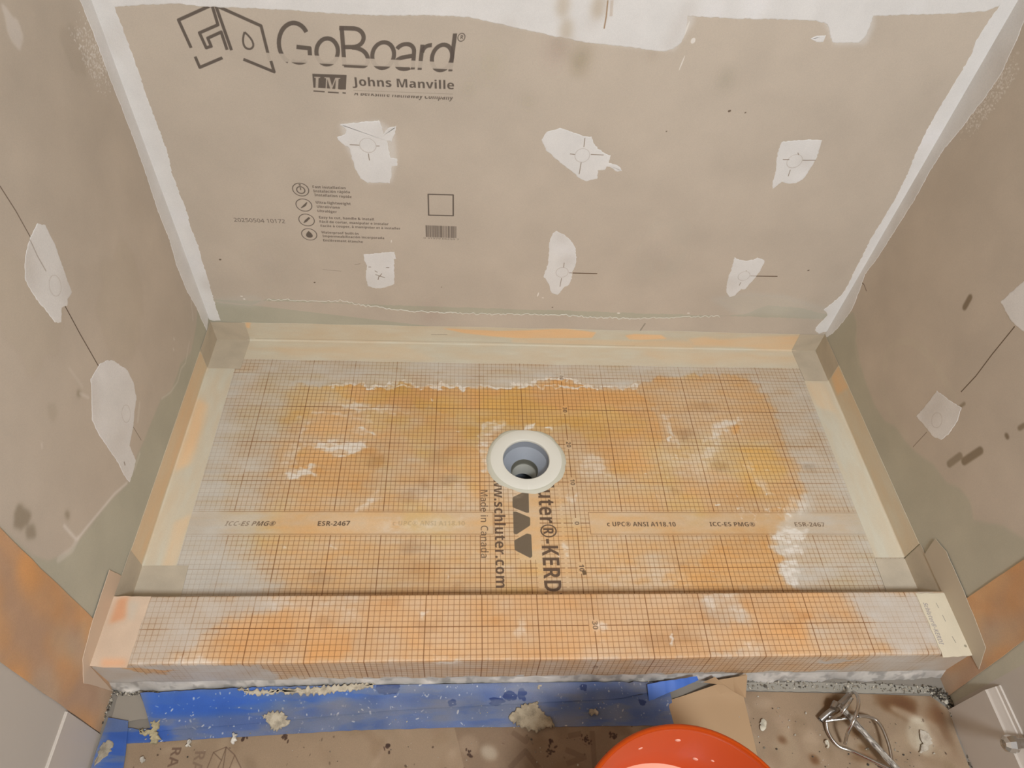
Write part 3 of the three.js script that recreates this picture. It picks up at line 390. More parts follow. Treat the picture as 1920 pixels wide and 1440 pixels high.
  P([...[[-86.33,-51.72],[69.84,-51.3],[67.76,-42.89],[50.19,-42.5],[40.39,-41.92],[26.6,-41.09],[18.44,-37.97],[13.92,-36.86],[11.17,-36.98],[5.74,-37.71],[3.8,-39.39],[-2.24,-39.6],[-6.08,-39.01],[-6.94,-37.46],[-9.54,-37.4],[-16.91,-36.42],[-25.09,-36.42],[-29.18,-37.17],[-34.87,-36.89],[-36.94,-37.68],[-39.85,-37.62],[-42.02,-36.41],[-45.27,-36.35],[-48.13,-37.45],[-52.65,-36.53],[-55.27,-35.65],[-60.06,-36.38],[-80.38,-39.6]]], 0.82, 4);
  P([...[[68.37,-44.72],[44.63,-42.37],[49.14,-38.6],[51.24,-31.53],[51.38,-22.92],[52.04,-14.14],[51,-8.37],[51.15,-4.99],[45.06,-1.44],[41.63,2.37],[40.52,5.08],[42.09,8.67],[40.79,10.07],[41.47,13.39],[43.57,15.52]], [70, 20], [70, -52]], 0.8, 9);
  P([...[[68.37,-44.72],[56.55,-40.5],[59.31,-31.66],[59.18,-23.02],[59.57,-14.2],[59.78,-2.78],[58.04,8.47],[58.74,15.61]], [70, 20], [70, -52]], 0.92, 18);
  // rubbed-clean orange
  for (const [p, v, b] of [[[[-55.02,-35.66],[-50.16,-36.58],[-41.98,-35.92],[-36.39,-36.86],[-28.76,-36.18],[-16.67,-35.76],[-6.98,-36.78],[-2.29,-38.91],[4.85,-38.04],[11.24,-36.47],[17.84,-36.6],[21.65,-31.68],[22.23,-25.32],[21.8,-19.98],[13.79,-17.69],[1.07,-25.02],[-19.9,-26.26],[-29.79,-29.21],[-44.65,-31.02],[-50.36,-32.83]], 0.06, 5], [[[-59.7,-18.62],[-54.92,-17.4],[-50.19,-16.32],[-45.67,-17.07],[-44.75,-19.51],[-40.98,-16.41],[-40.75,-13.63],[-43.85,-10.22],[-49.29,-8.85],[-55.83,-8.16],[-58.01,-9.46],[-55.31,-12.15],[-52.21,-14.22],[-60.44,-12.78]], 0.12, 7], [[[-57.68,-9.46],[-53.94,-10.41],[-45.11,-11.55],[-42.79,-10.89],[-46.92,-7.56],[-51.08,-5.6],[-55.63,-6.86]], 0.12, 8], [[[-59,-25.37],[-53.92,-27.28],[-50.28,-26.87],[-44.04,-24.38],[-39.09,-22.21],[-44.91,-21.11],[-53.23,-22.03],[-58.91,-20.94]], 0.22, 8],
    [[[-38.83,-18.57],[-32.18,-27.61],[-19.9,-26.26],[-19.38,-13.12],[-22.27,-9.02],[-27.03,-17.26]], 0.16, 20], [[[0.63,-34.59],[21,-31.67],[21.17,-17.76],[15.14,-10.62],[10.76,-13.37],[3.11,-20.51]], 0.1, 16], [[[-22.3,-15.89],[-18.17,-17.36],[-20,-5.1],[-22.26,-7.69]], 0.14, 10], [[[15.99,11.81],[22.96,9.55],[29.57,4.82],[40.13,3.61],[41.94,8.43],[39.94,10.3],[41.29,13.28],[42.39,15.07],[18.6,15.16]], 0.08, 8], [[[11.8,-3.92],[21.81,-7.94],[30.75,-10.73],[41.7,-10.8],[42.07,-3.38],[29.03,-2.94],[13.95,-2.9]], 0.16, 18], [[[41.88,-20.97],[49.11,-19.54],[50.29,-10.86],[50.24,-6.74],[42.63,-5.36],[39.25,-10.79]], 0.15, 14], [[[39.18,-25.55],[40.59,-26.05],[40.94,-24.33],[39.22,-23.07]], 0.02, 3], [[[-62.61,2.42],[-41.55,2.41],[-24.36,3.6],[-22.15,13.84],[-48.41,14.77],[-59.3,9.3]], 0.28, 26], [[[-20.05,4.79],[-6.28,9.46],[12.76,4.81],[15.6,14.04],[-20.09,14.72]], 0.26, 22], [[[42.18,-3.77],[48.54,-5.12],[49.21,-3.4],[43.15,-2.99]], 0.1, 6]]) P(p, v, b);
  // whitish smears
  const wl = s.layer(), wg = wl.g; wg.setTransform(1, 0, 0, 1, 0, 0); wg.fillStyle = 'black'; wg.fillRect(0, 0, s.W, s.H); s.cm(wg);
  const Wp = (p, v, b) => { wg.filter = `blur(${b}px)`; poly(wg, p); wg.fillStyle = `rgba(255,255,255,${v})`; wg.fill(); }, Wl = (p, w, v, b) => { wg.filter = `blur(${b}px)`; spline(wg, p); wg.lineWidth = w; wg.lineCap = 'round'; wg.strokeStyle = `rgba(255,255,255,${v})`; wg.stroke(); };
  Wp([[-54.88,-32.75],[-50.84,-31.7],[-44.58,-30.23],[-34.66,-28.35],[-41.97,-28.24],[-49.34,-29.21],[-52.61,-31.19]], 0.55, 5); Wp([[-58.96,-19.78],[-55.36,-20.54],[-45.99,-20.22],[-44.68,-18.79],[-47.98,-17.05],[-50.18,-16.18],[-54.86,-16.98]], 0.72, 4); Wp([[-61.94,-13.04],[-60.44,-12.78],[-55.56,-13.91],[-54.65,-11.48],[-57.34,-10.79],[-60.04,-10.37],[-61.7,-10.36]], 0.8, 3); Wp([[-62.17,-13.04],[-61.61,-19.75],[-59.83,-19.48],[-60.44,-12.78]], 0.3, 4); Wl([[-58.25,-28.28],[-51.58,-27.77],[-45.45,-26.64]], 1.0, 0.45, 4); Wl([[-48.35,-23.58],[-46.28,-23.01],[-43.87,-22.6]], 1.0, 0.75, 3); Wl([[-60.35,-26.41],[-59.41,-24.17],[-58.96,-19.78]], 1.0, 0.4, 4);
  Wl([[-41.25,-6.29],[-43.28,-4.36],[-45.08,-2.84]], 1.6, 0.5, 4); Wp([[-19.3,-24.73],[-16.81,-27.08],[-14.36,-26.34],[-18.13,-20.26],[-17.63,-13.13],[-19.38,-13.12],[-20.54,-17.33]], 0.55, 5); Wl([[-19.56,-22.47],[-20.18,-17.34]], 0.5, 0.6, 2); Wp([[-16.53,-9.73],[-13.14,-7.74],[-10.31,-7.1],[-13.21,-5.77],[-17.71,-7.72]], 0.4, 6);
  Wp([[2.08,-16.13],[6.46,-17.61],[9.66,-14.06],[8.11,-11.26],[4.4,-9.86],[2.26,-11.91]], 0.42, 8); Wp([[34.66,-25.49],[38.45,-27.92],[42.5,-28.46],[42.22,-24.81],[40.67,-26.36],[38.46,-25.23],[35.88,-22.42],[31.57,-20.1],[33.5,-23.15]], 0.62, 6); Wp([[30.15,-19.33],[35.88,-22.42],[33.87,-16.43],[30.46,-14.96]], 0.4, 9); Wl([[23.69,-28.49],[24.72,-22.28],[25.78,-19.29]], 1.3, 0.5, 5); Wl([[40.35,-15.04],[41.7,-10.8],[43.38,-8.06]], 1.5, 0.4, 6); Wp([[21.17,-17.76],[32.66,-19.36],[30.75,-10.73],[22.84,-13.47]], 0.25, 12);
  Wp([[41.21,2.62],[45.67,0.48],[48.79,1.74],[46.28,6.05],[43.08,7.25],[42.46,6.65],[40.52,5.08]], 0.85, 5); Wp([[42.16,8.43],[44.78,7.25],[44.46,11.93],[42.67,14.18],[41.62,13.28],[40.79,10.07]], 0.8, 5); Wp([[50.85,-6.74],[52.28,-7.42],[50.79,-2.75],[47.42,-1.44]], 0.5, 6); Wp([[47.42,-5.38],[50.04,-6.06],[44.5,0.48],[42.21,2.37]], 0.4, 7);
  Wp([[-29.14,-10.32],[-21.13,-9.7],[-20.01,-3.17],[-31.1,-3.14],[-37.93,-6.31]], 0.22, 14); Wp([[-41.83,-0.62],[-23.32,-0.66],[-24.39,1.8],[-39.47,1.81]], 0.3, 8); Wp([[1.1,10.62],[15.49,8.37],[22.26,12.96],[19.71,14.94],[5.96,14.54]], 0.25, 10); Wp([[-22.2,4.79],[-13.53,3.6],[-13.81,11.68],[-20.07,9.42]], 0.15, 12); Wp([[-1.74,-6.48],[1.21,-7.16],[0.45,-5.18],[-1.67,-4.52]], 0.6, 3); Wp([[-3.23,4.8],[-2.01,4.56],[-2.5,7.74],[-3.36,7.74]], 0.5, 4); Wp([[-8.81,-25.96],[-7.17,-26.44],[-7.87,-24.89],[-9.5,-24.41]], 0.8, 2); Wp([[-4.89,-25.09],[-3.39,-25.26],[-3.59,-24.19],[-4.94,-24.32]], 0.8, 2); Wp([[-32.05,-33],[-30.9,-32.54],[-31.13,-31.89],[-31.89,-32.36]], 0.8, 1.5);
  { const r = rng(8); for (let i = 0; i < 60; i++) { const c = i < 28 ? [34 + r() * 14, -4 + r() * 2.5] : i < 44 ? [20 + r() * 30, -22 + r() * 20] : [-60 + r() * 110, -35 + r() * 50]; wg.filter = 'blur(1px)'; wg.fillStyle = `rgba(255,255,255,${0.25 + r() * 0.6})`; wg.beginPath(); wg.ellipse(c[0], c[1], 0.1 + r() * 0.5, 0.1 + r() * 0.3, r() * 3, 0, 7); wg.fill(); } }
  // edge of the scraped film, a raised white lip
  { wg.filter = 'blur(1px)'; const e = [[-55.29,-35.82],[-52.65,-36.53],[-48.13,-37.45],[-45.27,-36.35],[-42.02,-36.41],[-39.85,-37.62],[-36.94,-37.68],[-34.87,-36.89],[-29.18,-37.17],[-25.09,-36.42],[-16.91,-36.42],[-9.54,-37.4],[-6.94,-37.46],[-6.08,-39.01],[-2.24,-39.6],[3.8,-39.39],[5.74,-37.71],[11.17,-36.98],[13.9,-36.69],[18.37,-37.46]]; line(wg, rough(e, 0.5, 0.12, 4).slice(0, -20), 0.6, 'rgba(255,255,255,1)'); }
  // brownish grime
  const dl = s.layer(), dg = dl.g; dg.setTransform(1, 0, 0, 1, 0, 0); dg.fillStyle = 'black'; dg.fillRect(0, 0, s.W, s.H); s.cm(dg); dg.filter = 'blur(7px)';
  for (const [p, rx, rz, v] of [[[-34.81,-6.32], 2.4, 1.6, 0.5], [[-31.94,-9.36], 1.4, 1.2, 0.5], [[-26.63,-10.33], 2, 1.5, 0.5], [[-42.02,-15], 2, 1.6, 0.45], [[-29.35,-16.53], 2.4, 2, 0.3], [[27.49,-23.53], 1.8, 1.6, 0.6], [[34.06,-14.56], 1.5, 1, 0.5], [[22.24,-8.35], 0.7, 0.5, 0.9], [[54.56,-14.59], 1.4, 0.8, 0.6], [[-33.9,5.36], 2.2, 1.2, 0.4], [[-50.86,11.53], 2, 1.2, 0.4], [[-24.52,13.39], 1, 0.8, 0.5], [[20.77,9.54], 1.2, 0.8, 0.5], [[33.78,-31.56], 2.6, 1.6, 0.35], [[-31.58,9.38], 3, 1.5, 0.3]]) { for (let k = 0; k < 3; k++) blot(dg, [p[0] + (k - 1) * rx * 0.5, p[1] + (k % 2) * rz * 0.4], rx, rz, `rgba(255,255,255,${v * 0.3})`, k + 21); }
  const film = maskOf(m), wh = maskOf(wl), di = maskOf(dl), ink = q.getImageData(0, 0, s.W, s.H).data, at = warp(s, 1.5, 61);
  s.pixels((a, b, c, i) => {
    const n1 = fbm(a / 5, b / 2.6, 71, 5), n2 = fbm(a / 18, b / 12, 72, 3), n3 = vn(a * 3.1, b * 3.1, 73), st = fbm(a / 9 + b / 30, b / 1.1, 74, 3);
    const iw = at(a, b), fm = film[iw]; let t = clamp(fm + (n1 - 0.5) * 0.6 * (1 - Math.abs(fm - 0.45)) + (st - 0.5) * 0.28 + (n2 - 0.5) * 0.2);
    const o = 0.94 + (n2 - 0.5) * 0.18 + (n3 - 0.5) * 0.03, w = clamp(wh[iw] * (0.35 + 1.1 * smooth(0.3, 0.65, fbm(a / 2.2, b / 0.9, 78, 4)))), k = di[iw] * (0.5 + n1);
    const yel = smooth(0.5, 0.75, fbm(a / 11, b / 9, 75, 3)) * 0.5, base = [ORANGE[0] * o, (ORANGE[1] + yel * 10) * o, (ORANGE[2] - yel * 18) * o];
    const fl = 0.97 + (n1 - 0.5) * 0.1, T = Math.pow(t, 0.9);
    for (let j = 0; j < 3; j++) { let v = base[j] + (FILM[j] * fl - base[j]) * T; v += ([230, 221, 208][j] - v) * w * 0.85; v *= 1 - k * [0.28, 0.34, 0.4][j]; const al = ink[i * 4 + 3] / 255 * (1 - 0.72 * smooth(0.55, 1.0, t)) * (1 - 0.35 * w) * 1.0; v += (ink[i * 4 + j] - v) * al; c[j] = v * (1 + (hash2(i & 2047, i >> 11, 79) - 0.5) * 0.05); }
  });
}
{
  const t = thing('shower_pan', 'low shower tray covered with an orange membrane printed with a centimetre grid', 'shower tray', [-8, FLOOR, -16]);
  const hole = circle(DRAIN[0], DRAIN[1], 5.6, 64).reverse();
  part(t, 'membrane', slab('pan', rect(XL, XR, ZB, CURB_Z0), 0.1, { lift: -0.1, holes: [hole], surf: sF }), mat({ map: sF.tex(), roughness: 0.62 }));
  part(t, 'foam_tray', slab('pan', rect(XL, XR, ZB, CURB_Z0), -FLOOR - 0.12, { lift: FLOOR, holes: [hole] }), M.foam);
}

// ---------------------------------------------------------------- CURB
{
  // developed profile: inner face 0..7, top 7..18.9, front 18.9..30
  const W0 = CURB_Y, W1 = W0 + (CURB_Z1 - CURB_Z0), W2 = W1 + (CURB_Y - FLOOR);
  const s = new Surf(XL, XR, 0, W2, 13.4, false), top = (p) => p.map(([x, z]) => [x, W0 + z - CURB_Z0]), fr = (p) => p.map(([x, y]) => [x, W1 + CURB_Y - y]);
  const ik = s.layer(), q = ik.g; gridLines(ik, -78.5, 62.5, 0, W1 + 8.4, [0, W0 + 24.3 - CURB_Z0], (a, b) => Math.abs(a) < 0.9 && Math.abs(b - (W0 + 6)) < 1.1);
  print(s, q, '30', [-0.3, W0 + 5.2], [-0.3, W0 + 6.8], 0.95, 'rgba(84,62,44,0.8)', 'bold'); print(s, q, '40', [-0.3, W1 + 3.2], [-0.3, W1 + 4.8], 0.95, 'rgba(84,50,34,0.8)', 'bold');
  const m = s.layer(), g = m.g; g.setTransform(1, 0, 0, 1, 0, 0); g.fillStyle = 'rgb(70,70,70)'; g.fillRect(0, 0, s.W, s.H); s.cm(g);
  const P = (pts, v, b) => { const k = Math.round(v * 255); g.filter = b ? `blur(${b}px)` : 'none'; poly(g, pts); g.fillStyle = `rgb(${k},${k},${k})`; g.fill(); };
  P(top([[-85.86,17.63],[-61.13,17.77],[-52.49,19.31],[-57.6,21.7],[-63.76,22.59],[-64.14,24.92],[-67.36,26.26],[-71.16,28.45],[-71.31,31.05],[-83.2,30.9]]), 0.8, 12); P(top([[-54.6,17.81],[-39.52,17.9],[-40.23,20.37],[-52.26,20.77]]), 0.5, 10);
  P(top([[49.27,17.88],[69.34,18],[67.87,31.01],[54.48,30.85],[51.2,26.53],[48.63,22.54]]), 0.88, 14); P(top([[38.16,23.46],[52.34,23.58],[52.08,29.42],[38.93,27.37]]), 0.62, 14); P(top([[20.27,18.45],[27.88,18.5],[28.17,21.37],[29.03,23.87],[21.99,24.3],[19.88,20.3]]), 0.55, 8);
  P(top([[-50.29,24.59],[-42.66,23.72],[-42.04,29.24],[-50.01,29.32]]), 0.02, 10); P(top([[27.67,21.37],[40.82,21.46],[38.32,29.26],[34.01,27.32]]), 0.12, 12); P(top([[-61.76,23.55],[-53.94,21.72],[-50.78,30.01],[-62.15,29.87],[-65.38,27.18]]), 0.12, 14); P(top([[-35.64,18.92],[19.2,18.76],[16.9,29.94],[-34.87,29.32]]), 0.22, 30); P(top([[19.85,29.51],[26.56,29.59],[25.37,30.5],[19.65,30.43]]), 0.7, 5);
  P(fr([[-86, 6.9], [69, 6.9], [69, -5], [-86, -5]]), 0.5, 6);
  // front face: bare print between the smears; grey mortar along the foot
  P(fr([[-86, 6.8], [-69, 6.6], [-58, 6.2], [-56, 3.5], [-55, -5], [-86, -5]]), 0.93, 4); P(fr([[-86, -0.6], [-60, -0.8], [-40, -1.4], [0, -1.6], [30, -1.2], [69, -0.2], [69, -5], [-86, -5]]), 1, 2); P(fr([[50, 7], [69, 7], [69, -5], [44, -5], [48, 2]]), 0.85, 10); P(fr([[-80.5, 5.5], [-77, 6], [-72, 3.5], [-74, 2.5], [-78, 3.5]]), 0.2, 3); P(fr([[40, 4.5], [47, 5.5], [48, 4.5], [42, 3]]), 0.9, 3);
  const wl = s.layer(), wg = wl.g; wg.setTransform(1, 0, 0, 1, 0, 0); wg.fillStyle = 'black'; wg.fillRect(0, 0, s.W, s.H); s.cm(wg);
  const Wp = (p, v, b) => { wg.filter = `blur(${b}px)`; poly(wg, p); wg.fillStyle = `rgba(255,255,255,${v})`; wg.fill(); };
  Wp(top([[-60.1,18.27],[-39.47,18.4],[-39.15,21.84],[-55.77,21.71]]), 0.3, 8); Wp(top([[20.23,18.66],[27.35,18.6],[27.42,20.35],[28.42,22.38],[25.66,21.35],[20.49,19.79]]), 0.6, 5); Wp(top([[0.4,24.11],[2.01,24.32],[2.18,25.28],[-0.04,25.45]]), 0.7, 3); Wp(top([[0.91,26.31],[2.42,26.42],[2.14,27.17],[0.63,27.06]]), 0.5, 3); Wp(top([[13.12,26.15],[13.99,26.16],[13.92,27.58],[13.26,27.48]]), 0.85, 1.5); Wp(top([[-30.75,21.42],[-29.93,20.94],[-30.02,23.07],[-30.87,22.87]]), 0.6, 2); Wp(top([[-13.71,23.5],[-12.28,23.32],[-12.4,25.9],[-13.81,26.07]]), 0.4, 4); Wp(top([[-28.92,29.21],[-26.29,29.24],[-26.73,29.78],[-28.72,29.66]]), 0.7, 2); Wp(top([[-77.3,29.51],[-70.95,29.24],[-63.1,29.51],[-65.03,30.53],[-73.14,30.6],[-77.49,30.29]]), 0.55, 4); Wp(top([[26.39,27.24],[32.75,28.25],[32.36,30.31],[26.4,30.23]]), 0.5, 6); Wp(fr([[-30, 6.6], [-26, 6.8], [-23, 6], [-27, 5.6]]), 0.7, 2); Wp(fr([[-56, -1], [-20, -1.5], [0, -1.5], [0, -2.6], [-56, -2.6]]), 0.35, 6);
  const film = maskOf(m), wh = maskOf(wl), ink = q.getImageData(0, 0, s.W, s.H).data, at = warp(s, 1.4, 83);
  s.pixels((a, b, c, i) => {
    const n1 = fbm(a / 4, b / 3, 81, 5), n2 = fbm(a / 14, b / 8, 82, 3), iw = at(a, b), fm = film[iw], t = clamp(fm + (n1 - 0.5) * 0.6 * (1 - Math.abs(fm - 0.45)) + (n2 - 0.5) * 0.2), o = 0.96 + (n2 - 0.5) * 0.16, w = clamp(wh[iw] * (0.4 + 1.0 * smooth(0.3, 0.65, n1)));
    const grime = smooth(0.62, 0.8, fbm(a / 6, b / 4, 85, 3)) * 0.09 * (1 - t);
    for (let j = 0; j < 3; j++) { let v = [220, 161, 100][j] * o; v += ([190, 181, 170][j] * (0.95 + n1 * 0.1) - v) * Math.pow(t, 0.9); v += ([226, 214, 200][j] - v) * w * 0.8; v *= 1 - grime * [0.8, 1, 1.2][j]; const al = ink[i * 4 + 3] / 255 * (1 - 0.9 * smooth(0.5, 0.98, t)) * (1 - 0.4 * w); v += (ink[i * 4 + j] - v) * al; c[j] = v * (1 + (hash2(i & 2047, i >> 11, 89) - 0.5) * 0.05); }
  });
  // body: rounded profile swept across the opening
  const prof = [], R = 0.45; prof.push([CURB_Z0, FLOOR]); for (let k = 0; k <= 5; k++) { const a = Math.PI - k / 5 * Math.PI / 2; prof.push([CURB_Z0 + R + R * Math.cos(a), CURB_Y - R + R * Math.sin(a)]); } for (let k = 0; k <= 5; k++) { const a = Math.PI / 2 - k / 5 * Math.PI / 2; prof.push([CURB_Z1 - R + R * Math.cos(a), CURB_Y - R + R * Math.sin(a)]); } prof.push([CURB_Z1, FLOOR]);
  let L = -(CURB_Y - FLOOR) + CURB_Y; const sv = [L]; for (let i = 1; i < prof.length; i++) { L += Math.hypot(prof[i][0] - prof[i - 1][0], prof[i][1] - prof[i - 1][1]); sv.push(L); }
  const scl = (W2 - sv[0]) / (L - sv[0]), pos = [], uv = [], ix = [], N = 61;
  for (let i = 0; i < N; i++) { const x = XL + (XR - XL) * i / (N - 1); prof.forEach(([z, y], k) => { const wob = k > 0 && k < prof.length - 1 ? (vn(x / 11, k * 0.2, 91) - 0.5) * 0.22 : 0; pos.push(x, y + wob * 0.6, z + (k > 6 ? wob : 0)); uv.push(...s.uv(x, sv[0] + (sv[k] - sv[0]) * scl)); }); }
  const m2 = prof.length; for (let i = 0; i < N - 1; i++) for (let k = 0; k < m2 - 1; k++) { const a = i * m2 + k, b = a + 1, c = a + m2, d = c + 1; ix.push(a, b, c, b, d, c); }
  const geo = new THREE.BufferGeometry(); geo.setAttribute('position', new THREE.Float32BufferAttribute(pos, 3)); geo.setAttribute('uv', new THREE.Float32BufferAttribute(uv, 2)); geo.setIndex(ix); geo.computeVertexNormals();
  const t = thing('shower_curb', 'raised shower curb wrapped in orange grid membrane', 'curb', [(XL + XR) / 2, FLOOR, (CURB_Z0 + CURB_Z1) / 2]);
  part(t, 'membrane_wrap', geo, mat({ map: s.tex(), roughness: 0.62 }));
  part(t, 'curb_core', box(XL, XR, FLOOR, CURB_Y - 0.7, CURB_Z0 + 0.6, CURB_Z1 - 0.6), M.foam);
  // torn foot of mortar where the membrane ends
  const foot = []; for (let j = 0; j < 3; j++) { const row = []; for (let i = 0; i <= 160; i++) { const x = XL + (XR - XL) * i / 160; const n = (fbm(x * 0.5, j * 3, 95, 3) - 0.5) * 2.2; row.push([x, [FLOOR + 2.6 + n * 0.5, FLOOR + 1.5 + n * 0.4, FLOOR + 0.3][j], CURB_Z1 + [0.02, 0.35 + n * 0.25, 0.8 + n * 0.7][j]]); } foot.push(row); }
  { const sf = new Surf(XL, XR, 30, 33, 8, false); sf.fill('rgb(192,183,172)'); sf.pixels((a, b, c) => { const n = fbm(a / 2.4, b * 2, 97, 4), k = smooth(0.52, 0.72, fbm(a / 1.3, b * 3, 99, 3)); for (let j = 0; j < 3; j++) c[j] = (c[j] * (0.86 + n * 0.25)) * (1 - k * 0.16); }); part(t, 'mortar_fillet', sheet(foot, 0.3, sf), mat({ map: sf.tex() })); }
}

// ---------------------------------------------------------------- seam bands and corner pieces
function bandTex(s, orange, seed, more) {          // s in developed cm: a along the band, b across
  const m = s.layer(), g = m.g; g.setTransform(1, 0, 0, 1, 0, 0); g.fillStyle = 'rgb(225,225,225)'; g.fillRect(0, 0, s.W, s.H); s.cm(g);
  for (const [p, v, b] of orange) { const k = Math.round(v * 255); g.filter = b ? `blur(${b}px)` : 'none'; poly(g, p); g.fillStyle = `rgb(${k},${k},${k})`; g.fill(); }
  const film = maskOf(m); s.pixels((a, b, c, i) => { const n1 = fbm(a / 6, b / 1.5, seed, 5), n2 = fbm(a / 14, b / 5, seed + 1, 3), t = clamp(film[i] + (n1 - 0.5) * 0.4 + (n2 - 0.5) * 0.3); for (let j = 0; j < 3; j++) { const o = [232, 190, 142][j] * (0.95 + n2 * 0.1), f = [204, 195, 174][j] * (0.96 + n1 * 0.08); c[j] = (o + (f - o) * t) * (1 + (hash2(i & 2047, i >> 11, seed) - 0.5) * 0.045); } });
  if (more) more(s);
}
const H = 6.1;                                       // half width of a band
function lBand(along, uvs) {                         // along: [[p on fold], ...] as functions; returns L-shaped strip
  const { pos, uv, ix } = { pos: [], uv: [], ix: [] }, n = along.length, m = along[0].length;
  along.forEach((r, i) => r.forEach((p, j) => { pos.push(...p); uv.push(...uvs[i][j]); }));
  for (let i = 0; i < n - 1; i++) for (let j = 0; j < m - 1; j++) { const a = i * m + j, b = a + 1, c = a + m, d = c + 1; ix.push(a, c, b, b, c, d); }
  const g = new THREE.BufferGeometry(); g.setAttribute('position', new THREE.Float32BufferAttribute(pos, 3)); g.setAttribute('uv', new THREE.Float32BufferAttribute(uv, 2)); g.setIndex(ix); g.computeVertexNormals(); return g;
}
// cross-section of a band: distance up the wall / out on the floor with a small fillet, outer edges turned down to the surface
function section(hw, hf, t, r = 0.35) { const q = [[0.0, hw, -hw], [t, hw - 0.02, -hw], [t, r + t, -r]]; for (let k = 1; k < 5; k++) { const a = Math.PI - (k / 5) * -Math.PI / 2; const c = Math.PI + k / 5 * Math.PI / 2; q.push([t + r + r * Math.cos(c), t + r + r * Math.sin(c), (k / 5 - 0.5) * 2 * r]); } q.push([r + t, t, r], [hf - 0.02, t, hf], [hf, 0.0, hf]); return q; } // [out, up, developed]
{
  // back band
  const x0 = -77.2, x1 = 62.6, s = new Surf(x0, x1, -H, H + 0.4, 13.4, false);
  const wallD = (p) => p.map(([x, y]) => [x, -y]), floorD = (p) => p.map(([x, z]) => [x, z - ZB]);
  bandTex(s, [[wallD([[-29.14,5.51],[-23.9,5.29],[-15.97,4.97],[-4.08,5.89],[1.21,6.23],[9.13,5.34],[8.37,3.21],[1.64,2.82],[-9.14,2.5],[-17.21,3.04],[-23.88,3.98]]), 0.0, 2], [wallD([[16.61,4.41],[18.94,5.06],[25.86,4.69],[27.54,3.38],[20.77,2.79],[18,2.91]]), 0.05, 2], [wallD([[33.08,3.35],[36.95,4.43],[41.37,3.59],[50.68,5.03],[61.63,5.74],[64.1,-0.59],[49.33,0.63],[35.09,1.03]]), 0.35, 6], [wallD([[-76.11,7.52],[-74.64,7.38],[-75.85,4.1],[-76.62,4.62]]), 0.1, 2], [wallD([[-11.83,2.43],[34.67,2.61],[35.3,0.24],[-11.73,0.88]]), 0.55, 5], [floorD([[-72.18,-48.48],[-38.45,-49.38],[-30.34,-45.08],[-63.87,-44.79]]), 0.68, 8], [floorD([[21.09,-49.09],[63.41,-49.24],[62.25,-45.49],[27.34,-45.21]]), 0.68, 10]], 131, (q) => { const g = q.g; line(g, [[x0 + 2, -0.6], [-20, -0.8], [20, -0.5]], 0.1, 'rgba(140,122,98,0.45)'); line(g, [[-32, -3.2], [-28, -3.25]], 0.1, 'rgba(90,80,66,0.6)'); });
  const sec = section(H, H + 0.3, 0.09), al = [], us = []; for (let i = 0; i <= 60; i++) { const x = x0 + (x1 - x0) * i / 60, w = (vn(x / 9, 2, 77) - 0.5) * 0.25; al.push(sec.map(([o, u, d], k) => [x, u + (k < 2 ? w : 0), ZB + o + (k > 7 ? w : 0)])); us.push(sec.map(([o, u, d]) => s.uv(x, d))); }
  single('seam_band', 'cream and orange sealing band along the foot of the back wall', 'sealing band', lBand(al, us).clone(), mat({ map: s.tex(), roughness: 0.7, side: THREE.DoubleSide }), { group: 'sealing bands round the shower tray' });
}
function sideBand(wall, z0, z1, label, orange, seed) {
  const s = new Surf(z0, z1, -H, H + 0.4, 13.4, false); bandTex(s, orange, seed);
  const sec = section(H, H + 0.3, 0.09), al = [], us = [], sg = wall < 0 ? 1 : -1, X = wall < 0 ? XL : XR;
  for (let i = 0; i <= 40; i++) { const z = z0 + (z1 - z0) * i / 40; al.push(sec.map(([o, u]) => [X + sg * o, u, z])); us.push(sec.map(([o, u, d]) => s.uv(z, d))); }
  const g = lBand(al, us); if (sg > 0) { flip(g); g.computeVertexNormals(); }
  single('seam_band', label, 'sealing band', g, mat({ map: s.tex(), roughness: 0.7, side: THREE.DoubleSide }), { group: 'sealing bands round the shower tray' });
}
sideBand(-1, -41.5, 9.6, 'cream and peach sealing band along the foot of the left wall', [[[[-42, -6.2], [10, -6.2], [10, -0.4], [-42, -0.4]], 0.42, 4], [[[-32, 0], [-12, 0.2], [-14, 3.2], [-30, 3]], 0.3, 8], [[[0, 3.5], [9.6, 3.6], [9.6, 6.4], [-2, 6.4]], 0.5, 6]], 141);
sideBand(1, -40.4, 8.0, 'cream sealing band along the foot of the right wall', [[[[-42, -6.2], [9, -6.2], [9, -0.3], [-42, -0.3]], 0.72, 4], [[[-40.4, -5.8], [-33, -6.2], [-35, -1], [-40, -1.5]], 0.12, 6], [[[-40, 2], [-30, 1.5], [-32, 6], [-40, 6]], 0.55, 8]], 151);
